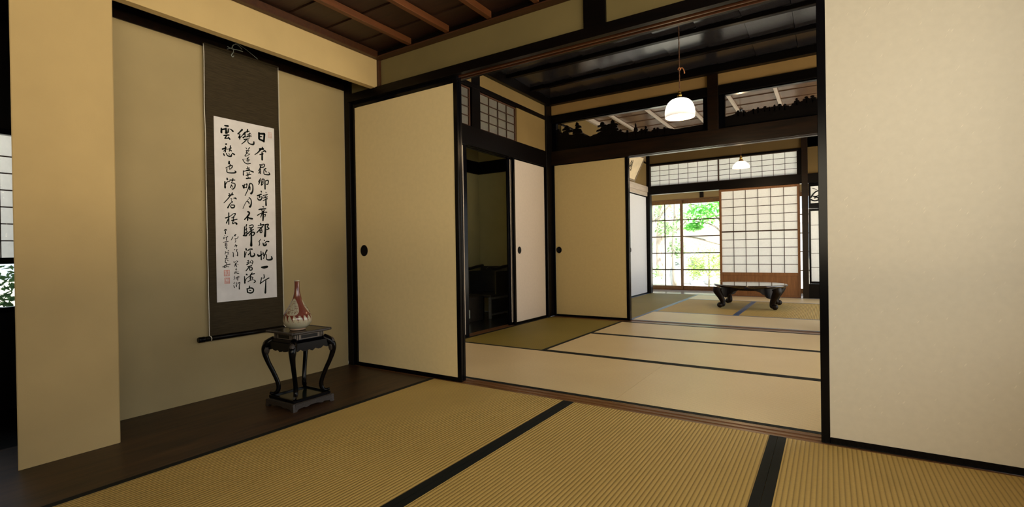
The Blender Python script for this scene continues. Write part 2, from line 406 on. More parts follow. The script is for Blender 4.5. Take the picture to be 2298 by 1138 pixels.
lapped_ceiling('ceiling_far', -2.70, .88, 5.31, 8.66, 2.556, .335, CEIL3, 'y', .235)
for k in range(7):
    x = -2.395 + .478*k; trim(BAT3, x-.016, x+.016, 5.31, 8.66, 2.525, 2.557, bev=.002)
trim(BAT3, -2.70, -2.66, 5.31, 8.66, 2.50, 2.556); trim(BAT3, -2.66, .88, 5.306, 5.35, 2.50, 2.556); trim(BAT3, -2.66, .88, 8.61, 8.66, 2.50, 2.556)
mb = MB(); mb.box(.882, .96, 5.34, 5.7, -.03, 2.62); mb.box(.882, .96, 8.3, 8.62, -.03, 2.62); mb.box(.882, .96, 5.7, 8.3, 1.80, 2.62)
struct('wall_far_room_right', mb, WALLP)
# corridor along the garden
mb = MB(); mb.box(-3.4, .95, 9.56, 9.62, 1.718, 1.92); mb.box(-3.4, .95, 9.56, 9.62, 2.28, 2.62)
struct('wall_corridor', mb, WALLP)
trim(GFRAME, -3.4, .95, 9.55, 9.66, 1.702, 1.716, bev=.001)
trim(SHOJIW, -3.4, .95, 9.54, 9.66, -.05, .004, bev=.001)
trim(DARK, -2.0, -1.93, 9.545, 9.62, 1.718, 2.3)
trim(SHOJIW, -3.4, .95, 9.552, 9.628, 1.92, 1.95)
mb = MB(); mb.quad((-3.4, 9.59, 1.95), (.95, 9.59, 1.95), (.95, 9.59, 2.28), (-3.4, 9.59, 2.28)); struct('added_window_3', mb, GLASS)  # unseen upper window, added to bring sky light onto the paper transoms
struct('wall_corridor_left', MB().box(-3.46, -3.4, 8.745, 9.66, -.05, 2.62), WALLP)
struct('wall_corridor_right', MB().box(.96, 1.02, 8.745, 9.66, -.05, 2.62), WALLP)
struct('ceiling_corridor', MB().box(-3.4, .95, 8.745, 9.62, 2.30, 2.33), CEIL3)

# ------------------------------------------------------------------ sliding doors, screens, windows
def door(label, w, h, paper, t=.020, handle=None, group=None, loc=(0, 0, 0), rotz=0, stile=.030, low=.026, flip=False, top=.024):
    d = thing('sliding_door', label, 'sliding door', loc, rotz, group)
    obj('paper_panel', MB().box(stile-.002, w-stile+.002, .003, t-.003, low-.002, h-top+.002), paper, d)
    mb = MB(); mb.box(0, stile, 0, t, 0, h, .0015); mb.box(w-stile, w, 0, t, 0, h, .0015)
    mb.box(stile, w-stile, 0, t, 0, low, .0015); mb.box(stile, w-stile, 0, t, h-top, h, .0015)
    obj('frame', mb, BLACKL, d)
    if handle is not None:
        hx, hz = handle; mb = MB(); yy = .003
        prof = [(.037, 0), (.037, .0028), (.031, .0035), (.028, .0016), (0.0005, .0008)]
        rg = mb.lathe(prof, (0, 0, 0), 28); mb.cap(rg[-1])
        for v in mb.bm.verts: v.co = Vector((hx + v.co.x*.95, yy - v.co.z, hz + v.co.y*1.05))
        obj('handle', mb, PULL, d)
    return d
def lattice_screen(name, label, cat, w, h, cols, rows, loc, rotz=0, stile=.03, rail=.03, low=0.0, bar=.007, depth=.028, mid=None, fm=None, lm=None, board=None, group=None, railtop=None, paper=True, pm=None):
    d = thing(name, label, cat, loc, rotz, group); fm = fm or SHOJIW; lm = lm or LATT; rt = railtop or rail
    mb = MB(); z0 = low + rail
    mb.box(0, stile, 0, depth, 0, h, .002); mb.box(w-stile, w, 0, depth, 0, h, .002)
    mb.box(stile, w-stile, 0, depth, h-rt, h, .002); mb.box(stile, w-stile, 0, depth, low, low+rail, .002)
    if low: mb.box(stile, w-stile, 0, depth, 0, .03, .002)
    obj('frame', mb, fm, d)
    mb = MB(); W, H = w-2*stile, h-rt-z0
    for i in range(1, cols): x = stile + W*i/cols; mb.box(x-bar/2, x+bar/2, .004, .014, z0, h-rt)
    for j in range(1, rows):
        z = z0 + H*j/rows; bb = bar*2.4 if mid == j else bar; mb.box(stile, w-stile, .004, .015, z-bb/2, z+bb/2)
    if cols > 1 or rows > 1: obj('lattice', mb, lm, d)
    mb = MB(); y = .0165
    mb.quad((stile, y, z0), (w-stile, y, z0), (w-stile, y, h-rt), (stile, y, h-rt))
    obj('paper' if paper else 'glass_pane', mb, pm or (SHOJIP if paper else GLASS), d)
    if low: obj('board', MB().box(stile, w-stile, .008, .018, .03, low), board or SHOJIW, d)
    return d

GD1 = 'sliding doors between the near and middle rooms'
door('plain cream sliding door with round black pull beside the alcove', .945, 1.850, FUS1, loc=(-2.800, 2.304, 0), handle=(.104, .80), group=GD1, top=.055)
door('black-edged sliding door tucked behind the door beside the alcove', .92, 1.850, FUS1, loc=(-2.782, 2.337, 0), group=GD1, top=.055)
door('large mica-flecked cream sliding door filling the right edge', .912, 1.850, FUSF, loc=(-.033, 2.304, 0), handle=(.81, .80), group=GD1, top=.055)
GD2 = 'sliding doors on the left side of the middle room'
door('pale narrow sliding door with black pull right of the dark doorway', .70, 1.778, FUSL, loc=(-2.792, 4.388, 0), rotz=R(90), handle=(.104, .79), group=GD2)
door('sliding door mostly hidden behind the pale door by the dark doorway', .70, 1.778, FUSL, loc=(-2.831, 4.335, 0), rotz=R(90), group=GD2, stile=.045)
door('black-edged sliding door left of the dark doorway', .86, 1.778, FUSL, loc=(-2.792, 2.735, 0), rotz=R(90), group=GD2, stile=.05)
door('sliding door behind the black-edged one left of the dark doorway', .86, 1.778, FUSL, loc=(-2.831, 2.775, 0), rotz=R(90), group=GD2, stile=.05)
GD3 = 'sliding doors between the middle and far rooms'
door('ochre sliding door under the carved transom at the corner post', .938, 1.81, FUS2, loc=(-2.771, 5.214, 0), handle=(.080, .786), group=GD3, stile=.036)
door('sliding door hidden behind the ochre corner door', .92, 1.81, FUS2, loc=(-2.756, 5.252, 0), group=GD3)
door('sliding door right of the opening to the far room', .93, 1.81, FUS2, loc=(-.05, 5.214, 0), handle=(.85, .786), group=GD3)
GD4 = 'sliding doors on the left side of the far room'
door('bluish white sliding door nearest the glass garden doors', .95, 1.715, FUS3, loc=(-2.70, 7.665, 0), rotz=R(90), handle=(.085, .77), group=GD4, stile=.022, low=.02)
door('bluish white sliding door behind the ochre corner door', .95, 1.715, FUS3, loc=(-2.70, 6.71, 0), rotz=R(90), handle=(.86, .77), group=GD4, stile=.022, low=.02)
door('white sliding door next to the dividing wall of the far room', 1.28, 1.715, FUS3, loc=(-2.70, 5.425, 0), rotz=R(90), group=GD4, stile=.022, low=.02)

GT = 'paper transom windows above the side doorway'
lattice_screen('transom_window', 'four-by-four paper transom window beside the plaster panel', 'transom window', .655, .362, 4, 4, (-2.80, 3.812, 1.949), R(90), .012, .012, fm=TRW, group=GT, pm=SHOJIT)
lattice_screen('transom_window', 'paper transom window half hidden behind the opening jamb', 'transom window', .80, .362, 5, 4, (-2.80, 2.872, 1.949), R(90), .016, .012, fm=TRW, group=GT, pm=SHOJIT)
GT3 = 'paper transom windows above the garden side'
lattice_screen('transom_window', 'long paper transom window above the glass garden doors', 'transom window', 1.128, .368, 7, 4, (-2.643, 8.66, 1.877), 0, .010, .010, bar=.0065, fm=LATT, group=GT3, pm=SHOJIT)
lattice_screen('transom_window', 'long paper transom window above the tall paper screen', 'transom window', 1.126, .368, 7, 4, (-1.513, 8.66, 1.877), 0, .010, .010, bar=.0065, fm=LATT, group=GT3, pm=SHOJIT)
lattice_screen('paper_screen', 'tall brown-framed paper screen behind the low table', 'paper screen', 1.148, 1.735, 6, 10, (-1.510, 8.662, 0), 0, .035, .05, low=.33, bar=.009, mid=5, railtop=.035)
lattice_screen('paper_screen', 'narrow black-framed paper screen right of the dark post', 'paper screen', 1.048, 1.13, 9, 5, (-.252, 8.685, .218), 0, .028, .035, bar=.006, fm=BLACKL, lm=LATT)
# carved fretwork above the narrow screen
d = thing('fretwork_transom', 'white transom with black swirl carving above the narrow screen', 'transom', (-.25, 8.685, 1.37))
mb = MB(); mb.box(0, 1.048, 0, .03, -.020, .06, .002); mb.box(0, 1.048, 0, .03, .315, .365, .002); mb.box(0, .028, 0, .03, .06, .315); mb.box(1.02, 1.048, 0, .03, .06, .315)
obj('frame', mb, BLACKL, d)
mb = MB()
for i in range(6):
    x0 = .03 + .165*i
    for k, (pts, r) in enumerate((([(0, .10), (.03, .15), (.08, .19), (.14, .19), (.17, .16)], .010), ([(.0, .075), (.04, .055), (.09, .06), (.10, .09), (.06, .105), (.05, .085)], .010), ([(.01, .13), (.06, .115), (.12, .13), (.165, .115)], .008), ([(.10, .09), (.13, .07), (.165, .085)], .007), ([(.02, .235), (.08, .215)], .004))):
        mb.tube(smooth_path([(x0+p[0], .012, .04+p[1]*1.05) for p in pts], 5), r, 6)
obj('swirl_carving', mb, BLACKL, d)
obj('paper', (lambda m: (m.quad((.028, .022, .06), (1.02, .022, .06), (1.02, .022, .315), (.028, .022, .315)), m)[1])(MB()), SHOJIP, d)

# glazed garden doors along the corridor
GG = 'glass garden doors along the corridor'
def glass_door(label, x, y, w, muntins):
    d = thing('glass_door', label, 'glass door', (x, y, 0), 0, GG); h = 1.70
    mb = MB(); mb.box(0, .036, 0, .03, .004, h, .002); mb.box(w-.036, w, 0, .03, .004, h, .002)
    mb.box(.036, w-.036, 0, .03, h-.070, h, .002); mb.box(.036, w-.036, 0, .03, .004, .072, .002)
    obj('frame', mb, GFRAME, d)
    mb = MB()
    for z in (.38, .695, 1.01, 1.325): mb.box(.036, w-.036, .004, .026, z-.009, z+.009)
    for i in range(1, muntins): xx = .036 + (w-.072)*i/muntins; mb.box(xx-.008, xx+.008, .005, .025, .072, h-.070)
    obj('glazing_bars', mb, LATT, d)
    mb = MB(); mb.quad((.036, .015, .072), (w-.036, .015, .072), (w-.036, .015, h-.070), (.036, .015, h-.070))
    obj('glass_pane', mb, GLASS, d)
glass_door('left glass garden door with three columns of panes', -3.27, 9.585, .94, 3)
glass_door('glass garden door showing the bright green maple', -2.36, 9.62, .92, 1)
glass_door('glass garden door behind the tall paper screen', -1.45, 9.585, .92, 3)
glass_door('glass garden door behind the dark post', -.54, 9.62, .92, 1)
glass_door('glass garden door at the right end of the corridor', .37, 9.585, .58, 1)

# passage window seen past the plaster end wall
d = thing('window_1', 'old rippled window with paper screen above clear glass at far left', 'window', (-3.62, .06, .50)); d['kind'] = 'structure'
mb = MB(); mb.box(-.02, .02, 0, .04, 0, .96); mb.box(-.02, .02, .71, .735, 0, .96); mb.box(-.02, .02, .04, .71, 0, .03); mb.box(-.02, .02, .04, .71, .93, .96); mb.box(-.015, .015, .04, .71, .255, .288)
obj('frame', mb, BLACKL, d)
mb = MB()
for k in range(1, 7): mb.box(-.012, -.004, .04, .71, .288+.0885*k-.003, .288+.0885*k+.003)
for y in (.155, .27, .385, .50, .615, .657): mb.box(-.012, -.004, y-.002, y+.002, .288, .93)
obj('lattice', mb, LATT, d)
mb = MB(); mb.quad((-.016, .04, .288), (-.016, .71, .288), (-.016, .71, .93), (-.016, .04, .93)); obj('paper', mb, SHOJIP, d)
mb = MB(); mb.quad((.006, .04, .03), (.006, .71, .03), (.006, .71, .93), (.006, .04, .93)); obj('glass_pane', mb, GLASSW, d)

# ------------------------------------------------------------------ tatami mats
def mat_(label, x0, x1, y0, y1, surf, heri, group, long='y'):
    w_, l_ = (x1-x0, y1-y0) if long == 'y' else (y1-y0, x1-x0)
    w_ -= .0015; l_ -= .0015
    d = thing('tatami_mat', label, 'tatami mat', ((x0+x1)/2, (y0+y1)/2, 0), 0 if long == 'y' else R(90), group)
    obj('woven_surface', MB().box(-w_/2, w_/2, -l_/2, l_/2, -.030, 0), surf, d)
    for s in (-1, 1):
        a, b = sorted((s*w_/2, s*(w_/2-.030)))
        obj('cloth_border', MB().box(a, b, -l_/2, l_/2, -.001, .0012), heri, d)
g1 = 'tatami mats in the near room'
mat_('tatami mat in the near room along the dark alcove board', -2.090, -1.137, .385, 2.289, TAT1, HERI, g1)
mat_('middle tatami mat of the near room between two dark borders', -1.137, -.184, .385, 2.289, TAT1, HERI, g1)
mat_('tatami mat in front of the mica-flecked sliding door', -.184, .80, .385, 2.289, TAT1, HERI, g1)
mat_('tatami mat below the camera on the alcove side', -2.090, -1.137, -1.52, .384, TAT1, HERI, g1)
mat_('tatami mat below the camera in the middle', -1.137, -.184, -1.52, .384, TAT1, HERI, g1)
mat_('tatami mat below the camera on the window side', -.184, .80, -1.52, .384, TAT1, HERI, g1)
g2 = 'tatami mats in the middle room'
mat_('first tatami mat past the near sill, left of the thin seam', -2.785, -.944, 2.398, 3.373, TAT2, HERI, g2, 'x')
mat_('first tatami mat past the near sill, right of the thin seam', -.944, .88, 2.398, 3.373, TAT2, HERI, g2, 'x')
mat_('greenish-sheened tatami mat beside the dark doorway', -2.785, -1.880, 3.374, 5.122, TATSHEEN, HERI, g2)
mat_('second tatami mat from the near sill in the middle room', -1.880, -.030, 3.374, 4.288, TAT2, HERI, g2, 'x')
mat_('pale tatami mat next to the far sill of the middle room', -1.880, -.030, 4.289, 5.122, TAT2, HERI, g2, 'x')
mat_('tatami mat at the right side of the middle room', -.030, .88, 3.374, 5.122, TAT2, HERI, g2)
g3 = 'tatami mats in the far room'
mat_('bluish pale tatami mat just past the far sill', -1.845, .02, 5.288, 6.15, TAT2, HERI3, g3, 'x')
mat_('olive-sheened tatami mat at the left of the far room, nearer one', -2.693, -1.846, 5.288, 7.04, TATSHEEN, HERI3, g3)
mat_('olive-sheened tatami mat by the bluish white sliding door', -2.693, -1.846, 7.041, 8.638, TATSHEEN, HERI3, g3)
mat_('tatami mat under the left half of the low table', -1.845, -.912, 6.151, 7.83, TAT1, HERI3, g3)
mat_('tatami mat under the right half of the low table', -.911, .02, 6.151, 7.83, TAT1, HERI3, g3)
mat_('tatami mat along the tall paper screen', -1.845, .02, 7.831, 8.638, TAT2, HERI3, g3, 'x')
mat_('tatami mat at the right of the far room, nearer one', .021, .88, 5.288, 7.0, TAT2, HERI3, g3)
mat_('tatami mat at the right of the far room, by the narrow screen', .021, .88, 7.001, 8.638, TAT2, HERI3, g3)

# ------------------------------------------------------------------ hanging scroll
POEM = "3076,10068,95 3070,9718,95|3075,10026,73 3395,10074,102|3410,10062,91 3357,9602,90|3084,9693,84 3358,9630,96|3144,9858,62 3231,9874,56|3257,9253,51 3290,9140,85|3101,9109,95 3320,9159,85|3144,9088,73 2968,8878,50 2795,8739,39|3302,9001,51 3405,9060,68 3463,9013,74|3235,8963,51 3240,8767,79 3235,8499,84|3095,8786,45 3299,8860,62|3084,8198,45 3139,8037,67|3113,8188,34 3332,8252,40 3389,8198,45 3299,8059,45 3153,8025,39|3170,8140,34 3257,8137,34|3110,8005,56 3049,7844,50|3122,7923,39 3112,7656,50|3006,7852,45 3062,7762,34|3017,7672,56 3076,7763,34|3342,7994,28 3323,7795,40 3350,7657,51 3526,7636,57 3690,7685,68 3618,7818,28|3459,8010,57 3384,7915,45 3485,7801,51|3124,7384,32 2996,7156,48 3064,7136,38|3079,7165,38 2979,6994,37|3109,7288,38 3035,7053,32|3206,7326,38 3158,6972,59|3206,7340,43 3332,7341,49 3316,7245,38 3204,7205,32|3202,7124,32 3300,7135,32|3172,6974,48 3285,7080,32|3385,7212,60 3383,6766,70|3386,7239,38 3585,7302,60 3566,7082,49 3467,7058,43|3137,6621,54 3150,6569,64|2898,6319,64 3148,6435,59|3023,6383,54 3020,6223,59|2910,6200,37 2949,6097,59 3072,6080,70 3157,6167,59 3186,6277,48 3034,6251,43|3424,6581,32 3451,6543,43|3244,6362,38 3526,6455,43|3299,6354,38 3326,6289,32|3440,6393,33 3381,6253,38|3269,6217,38 3537,6307,43|3238,6053,38 3521,6197,49|3438,6258,43 3425,6040,65 3429,5797,81|3217,5702,48 3267,5678,54|2965,5498,43 3076,5531,64 3411,5585,54|3145,5522,32 3170,5403,38|3325,5493,38 3253,5381,32|3463,5380,60 3197,5338,43 2877,5159,48|3197,5351,48 3081,5063,43|3240,5434,70 3234,5111,81 3216,4868,65|3264,5207,38 3377,5253,43 3345,5090,38|3070,4691,62 3088,4576,69|2910,4551,38 3248,4640,46|3268,4621,46 3044,4363,61 2824,4128,46|2888,4416,38 3185,4464,39|3024,4344,46 3040,4152,61 3140,4174,46 3124,4366,46|3042,4260,31 3122,4270,31|3348,4624,70 3354,4276,85 3323,3927,108|3348,4624,54 3551,4651,62 3487,4493,54 3587,4399,62 3444,4336,54|3053,3749,31 2943,3595,46|2971,3595,31 2988,3480,38 2955,3376,46|3271,3694,54 3290,3675,54|3195,3519,54 3245,3384,85 3366,3404,85 3407,3482,54|3307,3501,46 3410,3618,47 3560,3611,70|2858,2830,69 2935,2752,84 3175,2883,39|3059,3038,46 3070,2539,69|3177,2980,39 3234,2805,46 3193,2748,39|3428,3093,78 3316,2881,54 3210,2593,46|3355,2842,39 3395,2803,47 3390,2570,54 3531,2509,70 3737,2562,94 3699,2720,39|3081,2077,69 3240,2071,124 3434,2103,101|3212,1647,39 3229,1453,54 3128,1420,31|3069,1462,46 2983,1102,54|2984,1121,46 3266,1297,46 3531,1418,54|3326,1293,46 3306,868,70 3284,541,93|2074,10065,78 1942,9909,57 1811,9768,41|1823,9770,41 1939,9766,42 1871,9573,62|1871,9573,52 1988,9620,36 2188,9905,37|1937,9675,47 1921,9491,52|2390,10141,58 2360,9991,68|2215,9936,47 2481,10054,48|2147,9793,58 2254,9918,42|2240,9863,42 2223,9664,47|2117,9605,63 2250,9734,42|2492,9964,37 2474,9698,42|2384,9838,37 2572,9953,32|2343,9739,32 2611,9855,32|2276,9674,37 2609,9762,37|2168,9510,52 2353,9583,37 2486,9621,32|2339,9568,42 2192,9384,47 2019,9224,31|2405,9553,42 2402,9395,47 2534,9313,58 2722,9333,80 2752,9484,59|2264,9057,31 2316,9000,42|2490,9095,48 2395,8974,26|2274,8889,37 2460,8932,37|2327,8898,37 2285,8760,37|2419,8873,26 2203,8577,37 2335,8597,26 2496,8728,32|2298,8723,26 2483,8712,26|2068,8348,36 2170,8194,42 2326,8125,42 2526,8179,37|2068,8354,21 2265,8404,16|2440,8548,32 2305,8396,32 2397,8397,26 2490,8398,21|2385,8474,32 2381,8237,37|2277,8301,26 2476,8356,26|2350,7971,32 2374,7869,58|2281,7830,42 2455,7906,42|2253,7735,37 2466,7815,47|2095,7702,37 2091,7441,52|2108,7664,37 2425,7744,42 2678,7697,69|2304,7624,37 2340,7445,47|2450,7669,32 2393,7464,37|2248,7447,37 2541,7548,42|2263,7268,63 2510,7323,63|2340,7445,32 2391,7320,32|2055,6845,65 2107,6706,80|2147,6909,51 2125,6689,36|2107,6724,44 2272,6740,44|2220,6899,36 2294,6961,51 2272,6777,36|2460,6979,59 2362,6676,44 2172,6266,36|2461,6997,51 2554,7007,51 2633,6887,52 2628,6592,66 2535,6418,88 2487,6450,44|2402,6845,51 2457,6795,59 2454,6630,59|2408,6169,51 2517,6050,51 2524,5812,66 2446,5630,88 2399,5675,44|2388,6094,22 2201,5861,29 2031,5505,29|2293,5923,44 2367,5910,51 2401,5803,44|2319,5341,80 2403,5291,73 2352,5142,73 2110,4876,51|2316,5140,51 2292,4847,73|2332,5013,51 2423,4963,73 2571,4941,81|2232,4590,51 2193,4480,51|2109,4459,51 2087,4041,58|2210,4407,44 2207,4226,44|2098,4259,29 2246,4354,36|2113,4078,44 2261,4191,44|2020,3949,51 2202,3953,65 2242,4117,44|2131,4042,51 2039,3968,43|2396,4523,51 2565,4584,51 2619,4494,44 2430,4323,51|2376,4413,44 2580,4419,37|2296,4064,51 2465,4232,51 2634,4310,44|2367,3956,44 2482,4123,44|2520,4160,59 2687,4127,66 2628,3979,52 2553,3959,37|2486,4380,51 2498,4013,73 2491,3646,81 2479,3371,117|2168,3191,65 2181,3117,71|2091,3029,47 2085,2705,65|2086,2735,41 2194,2999,30|2270,3072,53 2376,3160,48 2527,3160,72|2405,3086,42 2403,2952,48 2295,2835,53|2433,2967,36 2444,2758,66 2580,2741,78 2673,2829,66 2629,2935,30|2229,2480,36 2304,2508,42|2197,2363,35 2302,2390,42|2181,2260,47 2316,2330,36|2304,2493,30 2255,2258,30|2409,2461,36 2376,2343,36|2485,2519,30 2559,2427,42 2511,2279,36|2392,2387,30 2512,2354,24|2238,2140,41 2479,2191,60|2373,2165,53 2144,1907,47|2341,2077,42 2369,1942,53 2490,1952,54 2507,2070,48 2371,2075,30|2170,1699,77 2199,1674,65|2050,1587,41 2066,1203,71|2074,1291,41 2166,1462,35 2378,1599,42|2502,1772,48 2393,1628,65|2424,1672,48 2637,1721,54|2393,1599,54 2389,1391,53|2407,1553,30 2542,1501,36 2495,1399,30|2237,1266,36 2342,1319,36 2555,1366,30 2690,1268,54 2597,1184,36|2315,1484,24 2557,1471,24|2343,1007,53 2320,905,53|2185,870,53 2211,661,65|2199,854,41 2410,898,59 2560,813,60 2542,665,60 2389,602,71 2211,661,47|2317,771,42 2407,749,42|1102,10095,66 1276,10111,83|913,9906,66 909,9674,88|925,9840,71 1139,9924,66|1139,9965,44 1147,9679,61|1300,9956,50 1283,9760,55|1354,9967,28 1462,9933,56 1542,9866,84|1207,9992,39 1214,9664,50|1108,9685,33 1296,9762,39|1039,9534,55 1321,9615,61|1199,9565,50 1089,9380,55|1089,9380,49 1304,9433,55|1291,9486,50 1357,9387,72|1136,9059,72 1177,9080,66|945,8753,60 1146,8855,72|1121,8933,44 1102,8628,61|1091,8736,38 1009,8640,27|1171,8777,33 1239,8801,28|1391,9020,50 1375,8879,44|1279,8808,33 1443,8905,44|1389,8882,39 1318,8690,39|1333,8789,39 1440,8738,56|1007,8503,60 1045,8413,55|1154,8554,44 1232,8429,55 1407,8428,72 1450,8546,39|1288,8548,39 1328,8526,39|1492,8608,61 1601,8555,73|1307,8123,66 1292,7997,83|1292,7997,44 1371,7925,33 1112,7724,33|1275,7829,33 1452,7908,44 1464,7813,44 1326,7670,33|1302,7805,28 1313,7696,33|1179,7706,39 1175,7513,50 1309,7475,50 1582,7509,61 1666,7575,67 1598,7622,33|1171,7162,61 1183,7080,72|1047,6955,55 1054,6614,82|1070,6766,38 1153,6926,39 1316,7013,39|1330,7070,55 1603,7100,50|1495,7171,50 1465,7029,56|1423,6969,44 1422,6914,39|1450,6917,39 1600,6891,45 1596,6710,50 1484,6573,50 1417,6595,28|1407,6815,39 1350,6643,44|1420,6803,33 1459,6682,39|1262,6290,50 1316,6267,50|1233,6177,50 1492,6269,50|1453,6362,50 1383,6218,39|1355,6215,44 1176,5980,44 972,5750,33|1366,6036,39 1400,5998,50|1502,6061,22 1612,6070,67 1653,6032,61|1391,5941,22 1390,5872,28 1458,5850,39 1320,5742,39 1181,5498,66|1331,5633,33 1383,5512,61 1520,5535,61 1550,5662,50 1373,5663,44|1229,5212,50 1218,4564,50|1050,4914,60 1293,5023,39 1473,5171,33|1210,4894,44 1085,4628,49|1473,5171,33 1596,5191,50 1553,5078,39 1441,4933,39|1359,4929,33 1524,4979,33|1470,5004,33 1493,4783,44|1384,4792,50 1687,4875,50|1466,4795,39 1435,4614,50 1517,4631,39 1533,4715,33|1601,4676,61 1655,4608,95"
SIGN = "960,4213,30 1024,4252,63 1087,4244,52|1028,4178,41 1029,4038,52|978,3925,34 985,3921,34|935,3840,26 933,3738,33|943,3775,26 1016,3832,19|1144,3881,41 1052,3805,26|1079,3815,26 1067,3656,37|894,3537,26 1003,3580,26 1176,3614,30|1011,3534,26 1008,3366,41|1093,3553,22 1099,3366,34|1019,3478,15 1092,3478,15|1018,3422,15 1091,3422,15|1007,3338,30 1089,3347,26|1079,3310,22 997,3236,22|1025,3291,19 1095,3179,30|1106,3273,19 1068,3179,22|1002,3058,22 1019,2993,26 981,2882,26|1019,2974,22 1074,3002,19|1083,2983,19 1156,2992,26 1144,2870,30|1157,3076,37 1176,3081,41|1052,2806,37 1078,2731,52|1016,2797,22 1115,2777,26|1068,2684,37 976,2621,34|1013,2657,19 1149,2636,19|1057,2582,19 1156,2514,26|1012,2583,26 991,2434,37 1090,2403,22|1572,4021,30 1551,3916,49|1514,3944,34 1627,3984,30|1448,3877,26 1390,3772,34 1333,3677,23|1729,3881,34 1690,3795,30 1539,3755,30|1557,3727,19 1594,3708,19|1603,3661,27 1555,3632,19 1592,3585,27 1535,3547,19|1580,3443,23 1531,3310,30|1551,3376,19 1654,3386,34 1614,3281,27|1587,3348,19 1625,3338,19|1500,3139,42 1528,3135,42|1413,2989,34 1440,2932,34 1437,2743,45|1650,3148,46 1629,3053,34|1629,3044,27 1674,2967,34 1680,2777,46|1587,2826,30 1606,2816,30|1045,2416,30 1062,2351,30|816,2169,22 1034,2277,37 1254,2322,38|1062,2313,26 905,2151,26 1031,2156,26|1005,2203,19 1177,2169,34|1070,2276,22 1050,2174,22|1459,2452,30 1477,2414,26 1553,2459,23|1610,2505,30 1684,2456,30 1608,2410,19|1570,2373,42 1558,2260,53|1503,2318,19 1635,2333,19|1531,2280,34 1510,2186,34|1586,2259,27 1622,2153,38|1681,2284,34 1700,2274,34|1573,2051,23 1553,1985,23 1619,1982,23 1611,2040,23 1564,2051,19|1533,1891,27 1475,1771,34|1561,1880,19 1549,1767,19|1504,1845,19 1560,1843,15|1608,1897,23 1616,1793,27 1728,1778,34|1693,1903,23 1663,1838,23|1491,1637,26 1462,1563,26 1508,1523,23 1441,1441,23|1574,1576,23 1581,1452,34|1564,1520,19 1630,1573,19|1649,1572,30 1664,1381,34|1649,1582,23 1735,1596,30 1714,1512,23|1475,1288,26 1437,1205,26 1474,1184,19|1426,1112,23 1470,976,42|1569,1282,27 1586,1177,30|1557,1141,30 1583,1025,38|1623,1155,19 1564,1026,19|1662,1229,23 1700,1246,27|1651,1173,15 1776,1260,34 1744,1071,34 1740,881,53"
SY, SZ = 1.577, .33
scroll = thing('hanging_scroll', 'dark brown hanging scroll with black brush calligraphy on white paper', 'scroll', (-2.842, SY, SZ))
CLOTH = wood('brown_silk', (.028, .021, .011), (.052, .039, .020), .8, (60, 5, 90), .15, .35)
PAPERW = plain('calligraphy_paper', (.71, .70, .71), .9, 0, .1)
INK = plain('ink', (.006, .009, .008), .8, 0, .1)
def edge_y(z, s): return ((1.3545 + (1.934-z)/1.6*.004) if s < 0 else (1.7825 + (1.934-z)/1.6*.011))
mb = MB(); rows = []
for k in range(41):
    z = 1.934 - 1.600*k/40; a, b = edge_y(z, -1), edge_y(z, 1); rows.append([])
    for j in range(13):
        y = a + (b-a)*j/12
        rows[-1].append(mb.bm.verts.new((-.0012 + .0009*math.sin(k*.9+j*.35)*(1-k/46) if k > 1 else -.0012, y-SY, z-SZ)))
for a, b in zip(rows, rows[1:]):
    for j in range(12):
        f = mb.bm.faces.new((a[j], a[j+1], b[j+1], b[j])); f.smooth = True
cl = obj('mounting_cloth', mb, CLOTH, scroll)
obj('writing_paper', MB().box(0, .0012, 1.4015-SY, 1.752-SY, .523-SZ, 1.5515-SZ), PAPERW, scroll)
def brush(data, x, name, mat, seed, parent):
    mb = MB()
    for st in data.split('|'):
        P = [tuple(float(q) for q in p.split(',')) for p in st.split()]
        P = [Vector((1.35+a*1e-4-SY, .5+b*1e-4-SZ, c*.5e-4)) for a, b, c in P]
        if len(P) > 2: P = smooth_path(P, 5)
        else: P = [P[0].lerp(P[1], t/4) for t in range(5)]
        L = []; Rr = []; n = len(P)
        for i, p in enumerate(P):
            d = (P[min(i+1, n-1)] - P[max(i-1, 0)]); d = Vector((d[0], d[1])); d = d.normalized() if d.length else Vector((1, 0))
            q = Vector((-d[1], d[0])); r = max(p[2], .0006)*1.32
            L.append((p[0]+q[0]*r, p[1]+q[1]*r)); Rr.append((p[0]-q[0]*r, p[1]-q[1]*r))
        for i in range(n-1):
            mb.quad((x, *L[i]), (x, *L[i+1]), (x, *Rr[i+1]), (x, *Rr[i]))
        for e in (P[0], P[-1]):
            r = max(e[2], .0006)*1.22
            mb.bm.faces.new([mb.bm.verts.new((x, e[0]+r*math.cos(2*math.pi*k/10), e[1]+r*math.sin(2*math.pi*k/10))) for k in range(10)])
    return obj(name, mb, mat, parent, recalc=False)
brush(POEM, .0016, 'calligraphy', INK, 1, scroll)
brush(SIGN, .0016, 'signature', INK, 2, scroll)
SEALR = plain('red_seal_ink', (.60, .17, .12), .9); SEALP = plain('pale_seal_ink', (.64, .42, .38), .9)
def seal(y0, y1, z0, z1, mat, seed):
    rnd = random.Random(seed); mb = MB(); x = .0015; t = .0022
    def r(a, b, c, d): mb.quad((x, a-SY, c-SZ), (x, b-SY, c-SZ), (x, b-SY, d-SZ), (x, a-SY, d-SZ))
    r(y0, y1, z1-t, z1); r(y0, y1, z0, z0+t); r(y0, y0+t, z0+t, z1-t); r(y1-t, y1, z0+t, z1-t)
    n = 4
    for i in range(n):
        for j in range(n):
            a = y0+t+(y1-y0-2*t)*i/n; c = z0+t+(z1-z0-2*t)*j/n; W = (y1-y0-2*t)/n; H = (z1-z0-2*t)/n
            if rnd.random() < .8: r(a+W*.1, a+W*.92, c+H*.3, c+H*.62)
            if rnd.random() < .75: r(a+W*.35, a+W*.65, c, c+H)
    obj('seal', mb, mat, scroll, recalc=False)
